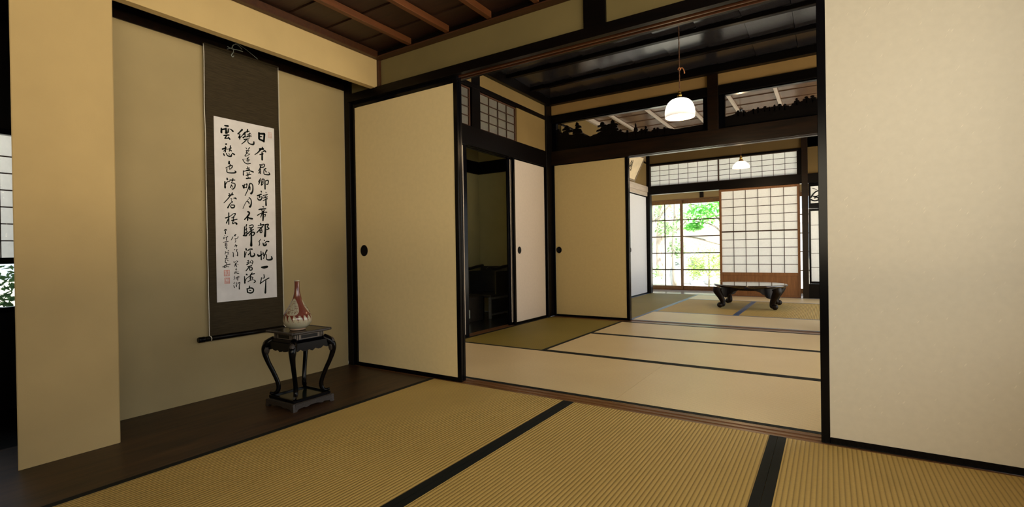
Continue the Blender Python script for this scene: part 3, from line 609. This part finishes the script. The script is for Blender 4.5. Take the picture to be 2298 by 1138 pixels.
seal(1.441, 1.472, .665, .700, SEALR, 3); seal(1.443, 1.472, .623, .657, SEALR, 8); seal(1.714, 1.736, 1.489, 1.524, SEALP, 5)
obj('top_rod', MB().tube([(.0005, 1.351-SY, 1.936-SZ), (.0005, 1.785-SY, 1.936-SZ)], .0065, 10), CLOTH, scroll)
ro = obj('roller', MB().tube([(.003, 1.332-SY, 0), (.003, 1.815-SY, 0)], .0135, 18), BLACK, scroll)
for s, (a, b) in ((-1, (1.300, 1.334)), (1, (1.813, 1.847))):
    obj('roller_knob', MB().tube([(.003, a-SY, 0), (.003, a+.004-SY, 0), (.003, b-.004-SY, 0), (.003, b-SY, 0)], [.0135, .0155, .0155, .0145] if s < 0 else [.0145, .0155, .0155, .0135], 16), BLACKL, scroll)
for s in (-1, 1):
    pts = []
    for k in range(30):
        z = 1.936 - 1.59*k/29; pts.append((.0035 + .0008*math.sin(k*1.7), edge_y(z, s) + s*.0012 + (.0016*math.sin(k*.8) if k < 12 else 0) - SY, z-SZ))
    y = pts[-1][1]
    pts += [(.013, y+.003*(-s), .012), (.0185, y+.005, .002), (.015, y+.005, -.010)]
    obj('edge_cord', MB().tube(pts, .0023, 7), WHITEC, scroll)
mb = MB(); Q = lambda y, z, x=.006: (x, y-SY, z-SZ)
CORDB = plain('grey_cord', (.30, .36, .34), .8)
mb.tube(smooth_path([Q(1.478, 1.943), Q(1.50, 1.958), Q(1.526, 1.990), Q(1.545, 1.992), Q(1.60, 1.970), Q(1.655, 1.943)], 4), .0014, 6)
mb.tube(smooth_path([Q(1.478, 1.957, .009), Q(1.505, 1.952, .010), Q(1.535, 1.956, .010), Q(1.565, 1.957, .009)], 4), .0022, 6)
mb.tube(smooth_path([Q(1.512, 1.956, .010), Q(1.510, 1.935, .010), Q(1.500, 1.916, .009), Q(1.508, 1.908, .009), Q(1.514, 1.917, .009)], 4), .002, 6)
mb.tube(smooth_path([Q(1.505, 1.956, .010), Q(1.51, 1.976, .010), Q(1.535, 1.985, .010), Q(1.56, 1.968, .010)], 4), .0018, 6)
obj('hanging_cord', mb, CORDB, scroll)

# ------------------------------------------------------------------ flower stand with vase
CARVE = wood('worn_carved_lacquer', (.005, .004, .0035), (.050, .038, .031), .45, (70, 70, 70), .5, .8)
INLAY = plain('pale_inlay', (.11, .085, .065), .5)
SHELF = plain('dark_green_lacquer', (.005, .010, .009), .15)
st = thing('flower_stand', 'small black carved stand with cabriole legs holding the vase', 'stand', (-2.345, 1.566, 0))
mb = MB()
prof = [(-.120, .0), (-.098, .0), (-.090, .010), (-.060, .014), (-.045, .009), (-.02, .016), (.02, .016), (.045, .009), (.060, .014), (.090, .010), (.098, .0), (.120, .0), (.116, .036), (-.116, .036)]
mb.prism(prof, 'y', -.119, -.105); mb.prism(prof, 'y', .105, .119)
p2 = [(max(-.105, min(.105, a)), b) for a, b in prof]
mb.prism(p2, 'x', -.119, -.105); mb.prism(p2, 'x', .105, .119)
mb.box(-.114, .114, -.114, .114, .033, .039, .002)
obj('plinth', mb, CARVE, st)
mb = MB()
for a in (-1, 1):
    mb.box(-.108, .108, *sorted((a*.108, a*.092)), .039, .055, .003); mb.box(*sorted((a*.108, a*.092)), -.092, .092, .039, .055, .003)
obj('plinth_rail', mb, BLACKL, st)
obj('shelf_panel', MB().box(-.093, .093, -.093, .093, .038, .047), SHELF, st)
for sx in (-1, 1):
    for sy in (-1, 1):
        path = [(.084, .345), (.104, .326), (.117, .300), (.118, .270), (.108, .225), (.092, .175), (.078, .125), (.074, .095), (.078, .072), (.090, .0605), (.104, .066)]
        rad = [.016, .0205, .0185, .0145, .0118, .0112, .0112, .0116, .0114, .0090, .0065]
        P = smooth_path([(sx*a, sy*a, z) for a, z in path], 4)
        rr = []
        for i in range(len(path)-1): rr += [rad[i]+(rad[i+1]-rad[i])*k/4 for k in range(4)]
        rr.append(rad[-1])
        lg = obj('leg', MB().tube(P, rr, 12), BLACKL, st)
        mbk = MB(); mbk.ball((sx*.114, sy*.114, .300), .0185, 14, 10, (1, 1, 2.2)); obj('carved_knee', mbk, CARVE, lg)
mb = MB()
sc = [(-.108, .335), (-.112, .318), (-.108, .296), (-.085, .293), (-.066, .303), (-.050, .292), (-.034, .291), (-.016, .298), (0, .287), (.016, .298), (.034, .291), (.050, .292), (.066, .303), (.085, .293), (.108, .296), (.112, .318), (.108, .335)]
mb.prism(sc, 'y', -.112, -.098); mb.prism(sc, 'y', .098, .112)
s2 = [(max(-.098, min(.098, a)), b) for a, b in sc]
mb.prism(s2, 'x', -.112, -.098); mb.prism(s2, 'x', .098, .112)
mb.prism([(-.11, .333), (.11, .333), (.092, .347), (-.092, .347)], 'y', -.104, .104)
obj('apron', mb, BLACKL, st)
wst = obj('waist', MB().box(-.086, .086, -.086, .086, .346, .377), BLACKL, st)
for k in range(4):
    mb = MB()
    def fr(a, b, c, d): mb.box(a, b, -.0875, -.0855, c, d)
    for a, b in ((-.084, -.078), (.078, .084), (-.072, -.066), (.066, .072)): fr(a, b, .348, .375)
    fr(-.060, .060, .370, .374); fr(-.060, .060, .349, .353); fr(-.060, -.048, .353, .370); fr(.048, .060, .353, .370)
    for v in mb.bm.verts:
        a = k*math.pi/2; v.co = Vector((v.co.x*math.cos(a)-v.co.y*math.sin(a), v.co.x*math.sin(a)+v.co.y*math.cos(a), v.co.z))
    obj('inlay_frame', mb, INLAY, wst)
tp = obj('top_panel', MB().box(-.108, .108, -.108, .108, .377, .3895, .002), BLACKL, st)
mb = MB()
for a in (-1, 1):
    mb.box(-.116, .116, *sorted((a*.116, a*.106)), .379, .3915, .003); mb.box(*sorted((a*.116, a*.106)), -.106, .106, .379, .3915, .003)
obj('carved_edge', mb, CARVE, tp)

def vase():
    prof = [(.0005, .002), (.033, .002), (.036, 0), (.039, .001), (.040, .008), (.044, .0105), (.055, .019), (.063, .029), (.0685, .040), (.0705, .051), (.0700, .061), (.0670, .072), (.0620, .086), (.0555, .099), (.0475, .112), (.0400, .124), (.0325, .138), (.0270, .149), (.0225, .160), (.0190, .172), (.0160, .186), (.0138, .200), (.0128, .214), (.0124, .232), (.0125, .246), (.0135, .2535), (.0128, .2555), (.0100, .2545), (.0085, .245), (.0080, .20), (.0005, .198)]
    PP = smooth_path([(a, b, 0) for a, b in prof], 5); prof = [(max(p[0], .0004), p[1]) for p in PP]
    bm = bmesh.new(); lay = bm.verts.layers.float_color.new('paint'); seg = 200; rings = []
    f0 = math.atan2(-1.54, 2.325)
    cream, red, deep, brown = (.40, .385, .285), (.150, .040, .026), (.115, .014, .009), (.16, .065, .040)
    rnd = random.Random(4)
    def col(a, z, i):
        u = (a - f0 + math.pi) % (2*math.pi) - math.pi
        if z < .010: return (.33, .22, .15)
        if z > .251: return cream
        # flame band: cream petals rising into the red ground
        n = 17; t = (a*n/(2*math.pi) + .35*(z-.055)/.03) % 1.0
        top = .078 - .006*abs(math.sin(a*n/2))
        if z < .075:
            dw = max(0.0, (z-.034)/.041)**1.9
            if z > .034 and abs(t-.5) < .34*dw: return deep
            if z > .030 and abs(abs(t-.5)-.26) < .045*(1-abs(z-.05)/.03) and z < .068: return (.40, .27, .19)
            return cream
        # cream leaf-shaped reserves with red-brown scrolls
        for cu in (-.46, 1.66, -2.55):
            du = (u - cu + math.pi) % (2*math.pi) - math.pi
            h = (z-.078)/.084
            if 0 <= h <= 1:
                half = .64*max(0.0, 1-((h-.34)/.66)**2)**.62*(1+.5*max(0, h-.34)) if h > .34 else .64*max(0.0, 1-((.34-h)/.36)**2)**.5
                e = abs(du + .18*h)/max(half, 1e-4)
                if e < 1:
                    if e > .93 or h < .03: return (.42, .36, .27)
                    s = math.sin(du*17 + 3*math.sin(h*13)) + .75*math.sin(h*23 + 2.2*math.sin(du*9))
                    return brown if abs(s) < .30 and .08 < h < .82 and e < .85 else cream
        k = .85 + .3*rnd.random()
        return tuple(c*k for c in red)
    for r, z in prof:
        ring = []
        for k in range(seg):
            a = 2*math.pi*k/seg; v = bm.verts.new((r*math.cos(a), r*math.sin(a), z)); v[lay] = (*col(a, z, k), 1); ring.append(v)
        rings.append(ring)
    for a, b in zip(rings, rings[1:]):
        for k in range(seg): f = bm.faces.new((a[k], a[(k+1) % seg], b[(k+1) % seg], b[k])); f.smooth = True
    mb = MB(); mb.bm.free(); mb.bm = bm
    m, nt, b = M('glazed_porcelain'); at = nt.nodes.new('ShaderNodeAttribute'); at.attribute_name = 'paint'
    nt.links.new(at.outputs['Color'], b.inputs['Base Color']); b.inputs['Roughness'].default_value = .14; b.inputs['Coat Weight'].default_value = .5
    o = obj('vase', mb, m, None, (-2.325, 1.545, .3918))
    tag(o, 'long-necked red and cream porcelain bottle vase on the black stand', 'vase')
vase()

# ------------------------------------------------------------------ pendant lamps
GLOW = emit_material('lit_milk_glass', (1.0, .90, .76), 3.2, (1.77, 1.90, .72))
GLOW2 = emit_material('lit_milk_glass', (1.0, .91, .78), 2.6, (1.80, 1.89, .80))
BULB = emit_material('bulb', (1.0, .80, .52), 34)
CORD = wood('brown_twisted_cord', (.07, .03, .012), (.17, .075, .03), .8, (60, 60, 300))
ROPE = plain('orange_tie', (.50, .20, .07), .8)
def lamp(label, x, y, ceil, prof, zneck, zbulb, knot, power, glow):
    d = thing('pendant_lamp', label, 'pendant lamp', (x, y, 0), 0, None)
    ztop = prof[0][1]
    mb = MB()
    rg = mb.lathe([(.004, zneck+.004), (.010, zneck), (.012, zneck-.010), (.009, zneck-.016), (.017, zneck-.022), (.018, zneck-.034), (.013, zneck-.040), (.022, zneck-.047), (.030, ztop+.004), (.031, ztop-.004), (.026, ztop-.006)], (0, 0, 0), 20)
    obj('brass_cap', mb, BRASS, d)
    mb = MB(); mb.lathe(prof + [(r-.003, z+.0005) for r, z in prof[::-1]], (0, 0, 0), 40); obj('glass_shade', mb, glow, d)
    mb = MB(); mb.ball((0, 0, zbulb), .028, 16, 10, (1, 1, 1.15)); obj('bulb', mb, BULB, d)
    pts = []; n = 60
    mb = MB()
    for ph in (0, math.pi):
        P = [(.0022*math.cos(k*.9+ph), .0022*math.sin(k*.9+ph), zneck + (ceil-zneck)*k/n) for k in range(n+1)]; mb.tube(P, .0024, 6)
    obj('cord', mb, CORD, d)
    mb = MB(); mb.lathe([(.032, ceil), (.030, ceil-.014), (.012, ceil-.026), (.004, ceil-.028)], (0, 0, 0), 20); obj('ceiling_rose', mb, IRON, d)
    if knot:
        mb = MB(); z = knot
        mb.tube(smooth_path([(-.010, 0, z), (0, -.008, z+.008), (.010, 0, z), (0, .008, z-.006), (-.010, 0, z)], 4), .0035, 7)
        mb.tube(smooth_path([(.006, -.002, z+.004), (.022, -.004, z+.004), (.034, -.004, z-.016), (.038, -.004, z-.040)], 4), .004, 7)
        obj('cord_tie', mb, ROPE, d)
    l = bpy.data.lights.new('lamp_light', 'POINT'); l.energy = power; l.color = (1, .70, .38); l.shadow_soft_size = .03
    lo = bpy.data.objects.new('lamp_light', l); COL.objects.link(lo); lo.location = (0, 0, zbulb-.06); lo.parent = d
lamp('lit white dome pendant lamp hanging in the middle room', -.928, 3.80, 2.5735, [(.028, 1.902), (.048, 1.899), (.068, 1.890), (.086, 1.873), (.098, 1.850), (.106, 1.822), (.109, 1.795), (.108, 1.775), (.106, 1.764)], 1.958, 1.812, 2.125, 13, GLOW)
lamp('lit shallow white pendant lamp hanging above the low table', -.94, 6.95, 2.556, [(.026, 1.893), (.045, 1.888), (.064, 1.876), (.082, 1.860), (.096, 1.842), (.104, 1.822), (.105, 1.808)], 1.962, 1.846, None, 12, GLOW2)

# ------------------------------------------------------------------ carved transoms
R1 = [(-2.772, 2.116), (-2.469, 2.088), (-2.367, 2.11), (-2.284, 2.083), (-2.202, 2.086), (-1.938, 2.054), (-1.886, 2.071), (-1.736, 2.055), (-1.662, 2.058), (-1.59, 2.038), (-1.495, 2.048), (-1.402, 2.044), (-1.32, 2.022), (-1.199, 2.027), (-1.03, 2.033)]
T1 = [(-2.693, 2.225, 2.100, 1), (-2.585, 2.250, 2.095, 1), (-2.455, 2.262, 2.080, 1), (-2.14, 2.222, 2.078, 1), (-2.055, 2.19, 2.06, 1), (-2.013, 2.222, 2.055, 1), (-1.922, 2.106, 2.042, 0), (-1.846, 2.088, 2.04, 0), (-1.752, 2.139, 2.040, 0), (-1.687, 2.081, 2.04, 0), (-1.642, 2.099, 2.036, 0), (-1.55, 2.07, 2.03, 0), (-1.514, 2.068, 2.036, 0), (-1.443, 2.062, 2.031, 0)]
R2 = [(-.87, 2.07), (-.788, 2.08), (-.747, 2.095), (-.704, 2.092), (-.652, 2.088), (-.625, 2.096), (-.594, 2.099), (-.532, 2.091), (-.476, 2.092), (-.39, 2.094), (-.302, 2.081), (-.277, 2.087), (-.262, 2.105), (-.207, 2.112), (-.139, 2.12), (-.08, 2.111), (.05, 2.12), (.2, 2.10), (.38, 2.125), (.55, 2.10), (.70, 2.09), (.86, 2.10)]
T2 = [(-.731, 2.118, 2.085, 0), (-.68, 2.112, 2.08, 0), (-.594, 2.110, 2.08, 0), (-.555, 2.120, 2.085, 0), (-.498, 2.119, 2.085, 0), (-.457, 2.107, 2.085, 0), (-.415, 2.119, 2.085, 0), (-.375, 2.119, 2.085, 0), (-.331, 2.111, 2.075, 0), (-.233, 2.146, 2.10, 0), (-.157, 2.149, 2.11, 0), (-.109, 2.149, 2.11, 0), (-.02, 2.16, 2.11, 0), (.12, 2.20, 2.10, 1), (.30, 2.21, 2.10, 1), (.47, 2.17, 2.10, 1), (.66, 2.15, 2.08, 0)]
def transom(label, x0, x1, ridge, trees, open_x0, open_x1):
    d = thing('carved_transom', label, 'carved transom', (x0, 5.23, 1.956), 0, 'carved pine transoms between the middle and far rooms')
    W, H = x1-x0, .339
    mb = MB(); a, b = open_x0-x0, open_x1-x0
    mb.box(0, a, 0, .055, 0, H, .002); mb.box(b, W, 0, .055, 0, H, .002); mb.box(a, b, 0, .055, 0, .020, .002); mb.box(a, b, 0, .055, H-.010, H, .002)
    obj('frame', mb, BLACKL, d)
    rnd = random.Random(len(trees)); y0, y1 = .016, .036
    mb = MB()
    pts = []
    for (xa, za), (xb, zb) in zip(ridge, ridge[1:]):
        n = max(2, int((xb-xa)/.012))
        for i in range(n): pts.append((xa+(xb-xa)*i/n - x0, za+(zb-za)*i/n - 1.956 + .006*(rnd.random()-.5)))
    pts.append((ridge[-1][0]-x0, ridge[-1][1]-1.956))
    pts = [(min(max(p[0], a-.004), b+.004), p[1]) for p in pts]
    poly = pts + [(b+.004, .014), (a-.004, .014)]
    mb.prism([(p[0], p[1]) for p in poly], 'y', y0, y1)
    ob = obj('carved_hills', mb, BLACK, d)
    for tx, zt, zb, big in trees:
        mb = MB(); h = zt-zb; x = tx-x0; base = zb-1.956-.02
        mb.prism([(x-.006, base), (x+.006, base), (x+.003, base+h), (x-.003, base+h)], 'y', y0, y1)
        lay = 6 if big else 3; wmax = (.105 if big else .046)
        for k in range(lay):
            f = k/(lay-1); zc = base + .015 + h*(.06+.86*f); ww = wmax*(1-f*.72)*(.8+.35*rnd.random()); hh = h/lay*(1.45 if big else 1.5)
            for s in (-1, 1):
                dz = (rnd.random()-.5)*h*.07; wv = ww*(.7+.5*rnd.random())
                if big and rnd.random() < .10: wv *= .4
                n = 5; up, lo = [], []
                for q in range(n+1):
                    u = q/n; up.append((x+s*wv*u, zc+dz+hh*(.55-.35*u+.10*rnd.random()))); lo.append((x+s*wv*u, zc+dz-hh*(.40-.05*u)+.10*hh*rnd.random()))
                tip = (x+s*wv*1.12, zc+dz-hh*.28)
                mb.prism(up + [tip] + lo[::-1], 'y', y0+.002*rnd.random(), y1-.002*rnd.random())
        mb.prism([(x-wmax*.2, base+h*.93), (x+wmax*.2, base+h*.93), (x+.002, base+h+.022), (x-.002, base+h+.022)], 'y', y0, y1)
        obj('carved_pine', mb, BLACK, d)
transom('carved pine-forest transom left of the hanging dome lamp', -2.770, -1.005, R1, T1, -2.715, -1.050)
transom('carved treetop transom right of the middle post', -.901, .88, R2, T2, -.845, .83)

# ------------------------------------------------------------------ low table
tb = thing('low_table', 'low round dark table with scrolled feet on tatami', 'low table', (-.885, 7.17, 0))
TBL = wood('polished_dark_table', (.010, .004, .002), (.028, .011, .005), .07, (3, 10, 10), 1.0, .01)
TBLL = wood('dark_table_leg', (.003, .0013, .0008), (.010, .004, .0018), .45, (10, 10, 3), .2, .1)
mb = MB(); rg = mb.lathe([(.385, .262), (.415, .266), (.436, .276), (.442, .288), (.438, .298), (.428, .302)], (0, 0, 0), 96, 8, .006); mb.cap(rg[-1]); mb.cap(rg[0][::-1])
obj('tabletop', mb, TBL, tb)
mb = MB(); mb.lathe([(.345, .263), (.352, .236), (.338, .232), (.326, .240), (.326, .263)], (0, 0, 0), 64)
obj('apron', mb, TBLL, tb)
for sx in (-1, 1):
    for sy in (-1, 1):
        k = lambda a, z: (sx*a*.293, sy*a*.278, z)
        path = [(1.16, .262), (1.18, .228), (1.12, .185), (1.05, .140), (1.00, .100), (.98, .070), (.99, .046), (1.03, .042)]
        rad = [.054, .050, .044, .037, .033, .032, .034, .030]
        P = smooth_path([k(a, z) for a, z in path], 4); rr = []
        for i in range(len(path)-1): rr += [rad[i]+(rad[i+1]-rad[i])*q/4 for q in range(4)]
        rr.append(rad[-1])
        mb = MB(); mb.tube(P, rr, 14); mb.ball(k(1.085, .037), .036, 14, 10)
        lg = obj('leg', mb, TBLL, tb)
        a0 = math.atan2(sy*.278, sx*.293); mb = MB()
        for s in (-1, 1):
            prev = None
            prf = [(0, .130), (.10, .145), (.18, .176), (.26, .188), (.34, .212), (.44, .224), (.54, .236), (.62, .252)]
            A = []
            for f, z in prf:
                a = a0 + s*f; A.append([mb.bm.verts.new((r*math.cos(a), r*math.sin(a), zz)) for r, zz in ((.362, z), (.362, .262), (.335, .262), (.335, z))])
            for q, w_ in zip(A, A[1:]):
                for i in range(4): mb.bm.faces.new((q[i], q[(i+1) % 4], w_[(i+1) % 4], w_[i]))
            mb.bm.faces.new(A[-1])
        obj('leg_bracket', mb, TBLL, lg)

# ------------------------------------------------------------------ framed plaque leaning over the far room's side wall
pl = thing('framed_plaque', 'framed calligraphy plaque leaning above the bluish white door', 'framed plaque', (-2.655, 7.84, 1.884))
pl.rotation_euler = (0, R(26), 0)
obj('board', MB().box(-.012, 0, -1.25, 0, 0, .42), SHOJIW, pl)
obj('paper', MB().box(.0005, .003, -1.22, -.03, .03, .39), plain('cream_paper', (.70, .58, .38), .8), pl)
mb = MB(); mb.box(.0005, .012, -1.25, 0, 0, .03, .002); mb.box(.0005, .012, -1.25, 0, .39, .42, .002); mb.box(.0005, .012, -1.25, -1.22, .03, .39, .002); mb.box(.0005, .012, -.03, 0, .03, .39, .002)
obj('frame', mb, wood('brocade_frame', (.04, .02, .01), (.30, .22, .12), .6, (120, 120, 120)), pl)
rnd = random.Random(9)
for c in range(4):
    mb = MB(); yc = -.42 - .25*c
    for k in range(5):
        p = [(.0045, yc+(rnd.random()-.5)*.16, .12+rnd.random()*.2) for q in range(3)]
        mb.tube(smooth_path(p, 4), [.006]*9, 6, sx=.2)
    obj('brush_character', mb, INK, pl)

# ------------------------------------------------------------------ furniture in the dim side room
DKW = wood('dim_room_wood', (.010, .009, .008), (.026, .022, .018), .35)
LITW = wood('lit_side_wood', (.10, .10, .085), (.17, .165, .14), .5)  # paler wood paints in the light on the chair's room-facing side
ch = thing('armchair', 'low dark wooden armchair against the dim side room wall', 'armchair', (-3.52, 4.87, 0))
X0, X1, Y0, Y1 = -.20, .22, -.22, .20
obj('seat', MB().box(X0, X1, Y0, Y1, .245, .275, .004), DKW, ch)
mb = MB(); mb.box(X0, X1, Y1-.03, Y1, .275, .60, .004); obj('backrest', mb, DKW, ch)
for x in (X0, X1-.028):
    mb = MB(); P = smooth_path([(x+.014, Y0-.03, .565), (x+.014, Y0+.02, .592), (x+.014, Y0+.14, .575), (x+.014, Y0+.28, .592), (x+.014, Y1, .605)], 5)
    mb.tube(P, .019, 10); obj('armrest', mb, DKW, ch)
    obj('side_panel', MB().box(x+.004, x+.024, Y0+.13, Y1-.03, .275, .545), DKW, ch)
    for y in (Y0, Y1-.026): obj('leg', MB().box(x, x+.028, y, y+.026, 0, .245, .002), LITW if x > 0 else DKW, ch)
    mb = MB(); mb.box(x+.004, x+.024, Y0+.026, Y1-.026, .035, .055); mb.box(x+.004, x+.024, Y0+.026, Y1-.026, .222, .245); obj('rail', mb, LITW if x > 0 else DKW, ch)
    obj('lower_panel', MB().box(x+.010, x+.018, Y0+.026, Y1-.026, .055, .222), DKW, ch)
cs = thing('chest', 'low dark chest beside the armchair in the side room', 'chest', (-3.54, 4.28, 0))
obj('body', MB().box(-.19, .19, -.30, .30, 0, .255, .003), DKW, cs); obj('lid', MB().box(-.20, .20, -.31, .31, .2555, .272, .003), DKW, cs)
obj('tag', MB().box(.190, .193, -.05, .045, .045, .135), plain('pale_paper_tag', (.30, .34, .30), .8), cs)['label'] = 'pale square paper tag'
mb = MB(); rg = mb.lathe([(.0005, .003), (.022, .003), (.024, 0), (.030, .001), (.046, .022), (.044, .0225), (.027, .006), (.0005, .006)], (0, 0, 0), 24)
o = obj('dish', mb, plain('pale_dish', (.30, .34, .32), .4), None, (-3.40, 4.25, .2722)); tag(o, 'small pale dish on the dark chest', 'dish')

# ------------------------------------------------------------------ garden
BARK = wood('bark', (.26, .23, .20), (.42, .38, .34), .9, (6, 6, 1.5)); LEAFM = leaf_material('maple_leaf', (.20, .66, .13)); LEAFY = leaf_material('pale_shrub_leaf', (.62, .78, .36)); LEAFG = leaf_material('evergreen_leaf', (.36, .56, .30))
LEAFD = leaf_material('dark_shrub_leaf', (.10, .19, .08)); STONE = plaster('garden_stone', (.42, .45, .50), .25, .9, 30, .6); WALLG = plaster('garden_wall', (.80, .77, .73))
def leaves(name, parent, blobs, n, size, mat, seed):
    rnd = random.Random(seed); mb = MB()
    for (c, r) in blobs:
        for i in range(n):
            d = Vector((rnd.gauss(0, 1), rnd.gauss(0, 1), rnd.gauss(0, 1))).normalized()*(rnd.random()**.45)
            p = Vector((c[0]+d.x*r[0], c[1]+d.y*r[1], c[2]+d.z*r[2]))
            t = Vector((rnd.gauss(0, 1), rnd.gauss(0, 1), rnd.gauss(0, .5))).normalized(); u = t.cross(Vector((rnd.gauss(0, .5), rnd.gauss(0, .5), 1))).normalized()
            s = size*(.6+.8*rnd.random())
            mb.quad(p-t*s, p-u*s*.45, p+t*s, p+u*s*.45)
    return obj(name, mb, mat, parent, recalc=False)
def tree(label, base, trunk, branches, blobs, n, size, mat, seed, r0, name='garden_tree', cat='tree'):
    d = thing(name, label, cat, base)
    mb = MB(); P = smooth_path(trunk, 4); k = len(P); mb.tube(P, [r0*(1-.6*i/(k-1)) for i in range(k)], 10)
    for b in branches:
        Q = smooth_path(b, 4); mb.tube(Q, [r0*.42*(1-.6*i/(len(Q)-1)) for i in range(len(Q))], 7)
    obj('trunk', mb, BARK, d); leaves('foliage', d, blobs, n, size, mat, seed)
G0 = -.42
tree('bright green maple beyond the glass doors', (-1.9, 13.2, G0), [(0, 0, 0), (-.1, 0, .9), (-.3, -.05, 1.7), (-.2, 0, 2.6)], [[(-.15, 0, 1.3), (-.5, -.1, 1.75), (-1.0, -.2, 1.9)], [(-.3, 0, 1.8), (-.7, .1, 2.2), (-1.1, 0, 2.35)], [(-.1, 0, 1.2), (-.9, -.1, 1.45), (-1.25, -.1, 1.5)]],
     [((-.75, -.2, 2.05), (.42, .4, .28)), ((-.55, 0, 2.4), (.6, .5, .3)), ((-1.0, -.1, 1.75), (.25, .3, .12)), ((.3, .2, 2.6), (.7, .6, .4))], 330, .055, LEAFM, 2, .07)
tree('grey-trunked tree at the left of the garden view', (-4.45, 14.2, G0), [(0, 0, 0), (.08, 0, 1.2), (.20, 0, 2.2), (.1, 0, 3.4)], [[(.15, 0, 1.9), (.5, .1, 2.3), (.8, .1, 2.7)]], [((.1, .2, 2.3), (.45, .4, .4)), ((.5, .3, 1.8), (.35, .3, .3)), ((-.1, .1, 1.3), (.3, .3, .3))], 320, .05, LEAFG, 3, .085)
tree('slim tree in the middle of the garden view', (-4.12, 15.9, G0), [(0, 0, 0), (-.03, 0, 1.3), (.04, 0, 2.4), (0, 0, 3.6)], [[(0, 0, 1.7), (.3, .1, 2.0), (.5, .1, 2.3)]], [((.25, .3, 2.2), (.4, .4, .45)), ((.05, .2, 1.2), (.3, .3, .35))], 330, .05, LEAFG, 5, .06)
tree('pale green shrub behind the maple', (-3.0, 15.4, G0), [(0, 0, 0), (.02, 0, .5), (0, 0, 1.0)], [[(0, 0, .4), (.3, 0, .9)], [(0, 0, .4), (-.3, .1, .9)]], [((0, 0, 1.0), (.65, .5, .40)), ((.35, -.1, .6), (.4, .35, .45)), ((-.35, 0, .6), (.3, .3, .35))], 480, .05, LEAFY, 7, .03, 'shrub', 'shrub')
tree('low shrub at the foot of the grey-trunked tree', (-4.75, 15.2, G0), [(0, 0, 0), (0, 0, .4)], [[(0, 0, .2), (.2, 0, .5)]], [((0, 0, .45), (.5, .4, .38))], 360, .045, LEAFG, 8, .03, 'shrub', 'shrub')
tree('shrub outside the rippled passage window', (-5.6, 1.25, G0), [(0, 0, 0), (0, 0, .6)], [[(0, 0, .3), (.2, 0, .8)]], [((0, 0, .75), (.5, .8, .55)), ((0, -1.0, .7), (.5, .7, .5))], 2600, .034, LEAFD, 11, .03, 'shrub', 'shrub')
tree('tall trees closing the garden at the back', (-6.2, 21.5, G0), [(0, 0, 0), (0, 0, 2), (.2, 0, 4.5)], [[(0, 0, 1.5), (1, 0, 2.6)]], [((0, 0, 3.2), (1.6, 1.2, 1.5)), ((2.6, 1, 3.0), (1.6, 1.2, 1.2))], 420, .10, LEAFY, 13, .16)
def rock(label, c, s, seed):
    rnd = random.Random(seed); mb = MB(); bmesh.ops.create_icosphere(mb.bm, subdivisions=3, radius=1)
    off = [Vector((rnd.gauss(0, 1), rnd.gauss(0, 1), rnd.gauss(0, 1))).normalized() for _ in range(9)]
    for v in mb.bm.verts:
        k = 1 + sum(.10*max(0, v.co.dot(o_)-.55) for o_ in off) - .12*abs(v.co.x*v.co.y); v.co = Vector((v.co.x*s[0]*k, v.co.y*s[1]*k, v.co.z*s[2]*k))
    tag(obj('rock', mb, STONE, None, c), label, 'rock')
rock('grey-blue garden rock left of the lantern', (-4.15, 16.2, -.10), (.20, .2, .42), 1)
rock('flat pale rock right of the lantern', (-3.05, 17.2, -.32), (.42, .3, .18), 2)
ln = thing('stone_lantern', 'grey stone lantern in the sunlit garden', 'stone lantern', (-3.72, 17.0, G0))
mb = MB(); mb.lathe([(.20, 0), (.20, .10), (.10, .14), (.09, .50), (.19, .56), (.19, .62)], (0, 0, 0), 6); obj('pedestal', mb, STONE, ln)
mb = MB(); rg = mb.lathe([(.14, .62), (.14, .86)], (0, 0, 0), 6); mb.cap(rg[-1]); obj('light_box', mb, STONE, ln)
mb = MB(); rg = mb.lathe([(.30, .86), (.30, .90), (.10, 1.04), (.05, 1.08), (.05, 1.14), (.01, 1.20)], (0, 0, 0), 6); mb.cap(rg[0]); obj('cap', mb, STONE, ln)
hs = thing('garden_house', 'pale house wall beyond the garden trees', 'house', (-7.0, 27.5, G0))
obj('wall', MB().box(-4, 6, 0, .3, 0, 2.3), WALLG, hs)
mb = MB(); mb.prism([(-.7, 2.25), (-.7, 2.36), (1.2, 3.1), (1.2, 2.98)], 'x', -4.4, 6.4); obj('roof', mb, wood('red_brown_roof', (.38, .31, .28), (.48, .41, .37), .8), hs)
for x in (-1.6, .6, 2.6):
    f = obj('window', MB().box(x, x+1.0, -.04, -.005, .9, 1.8), plain('pale_window', (.46, .47, .50), .3), hs)
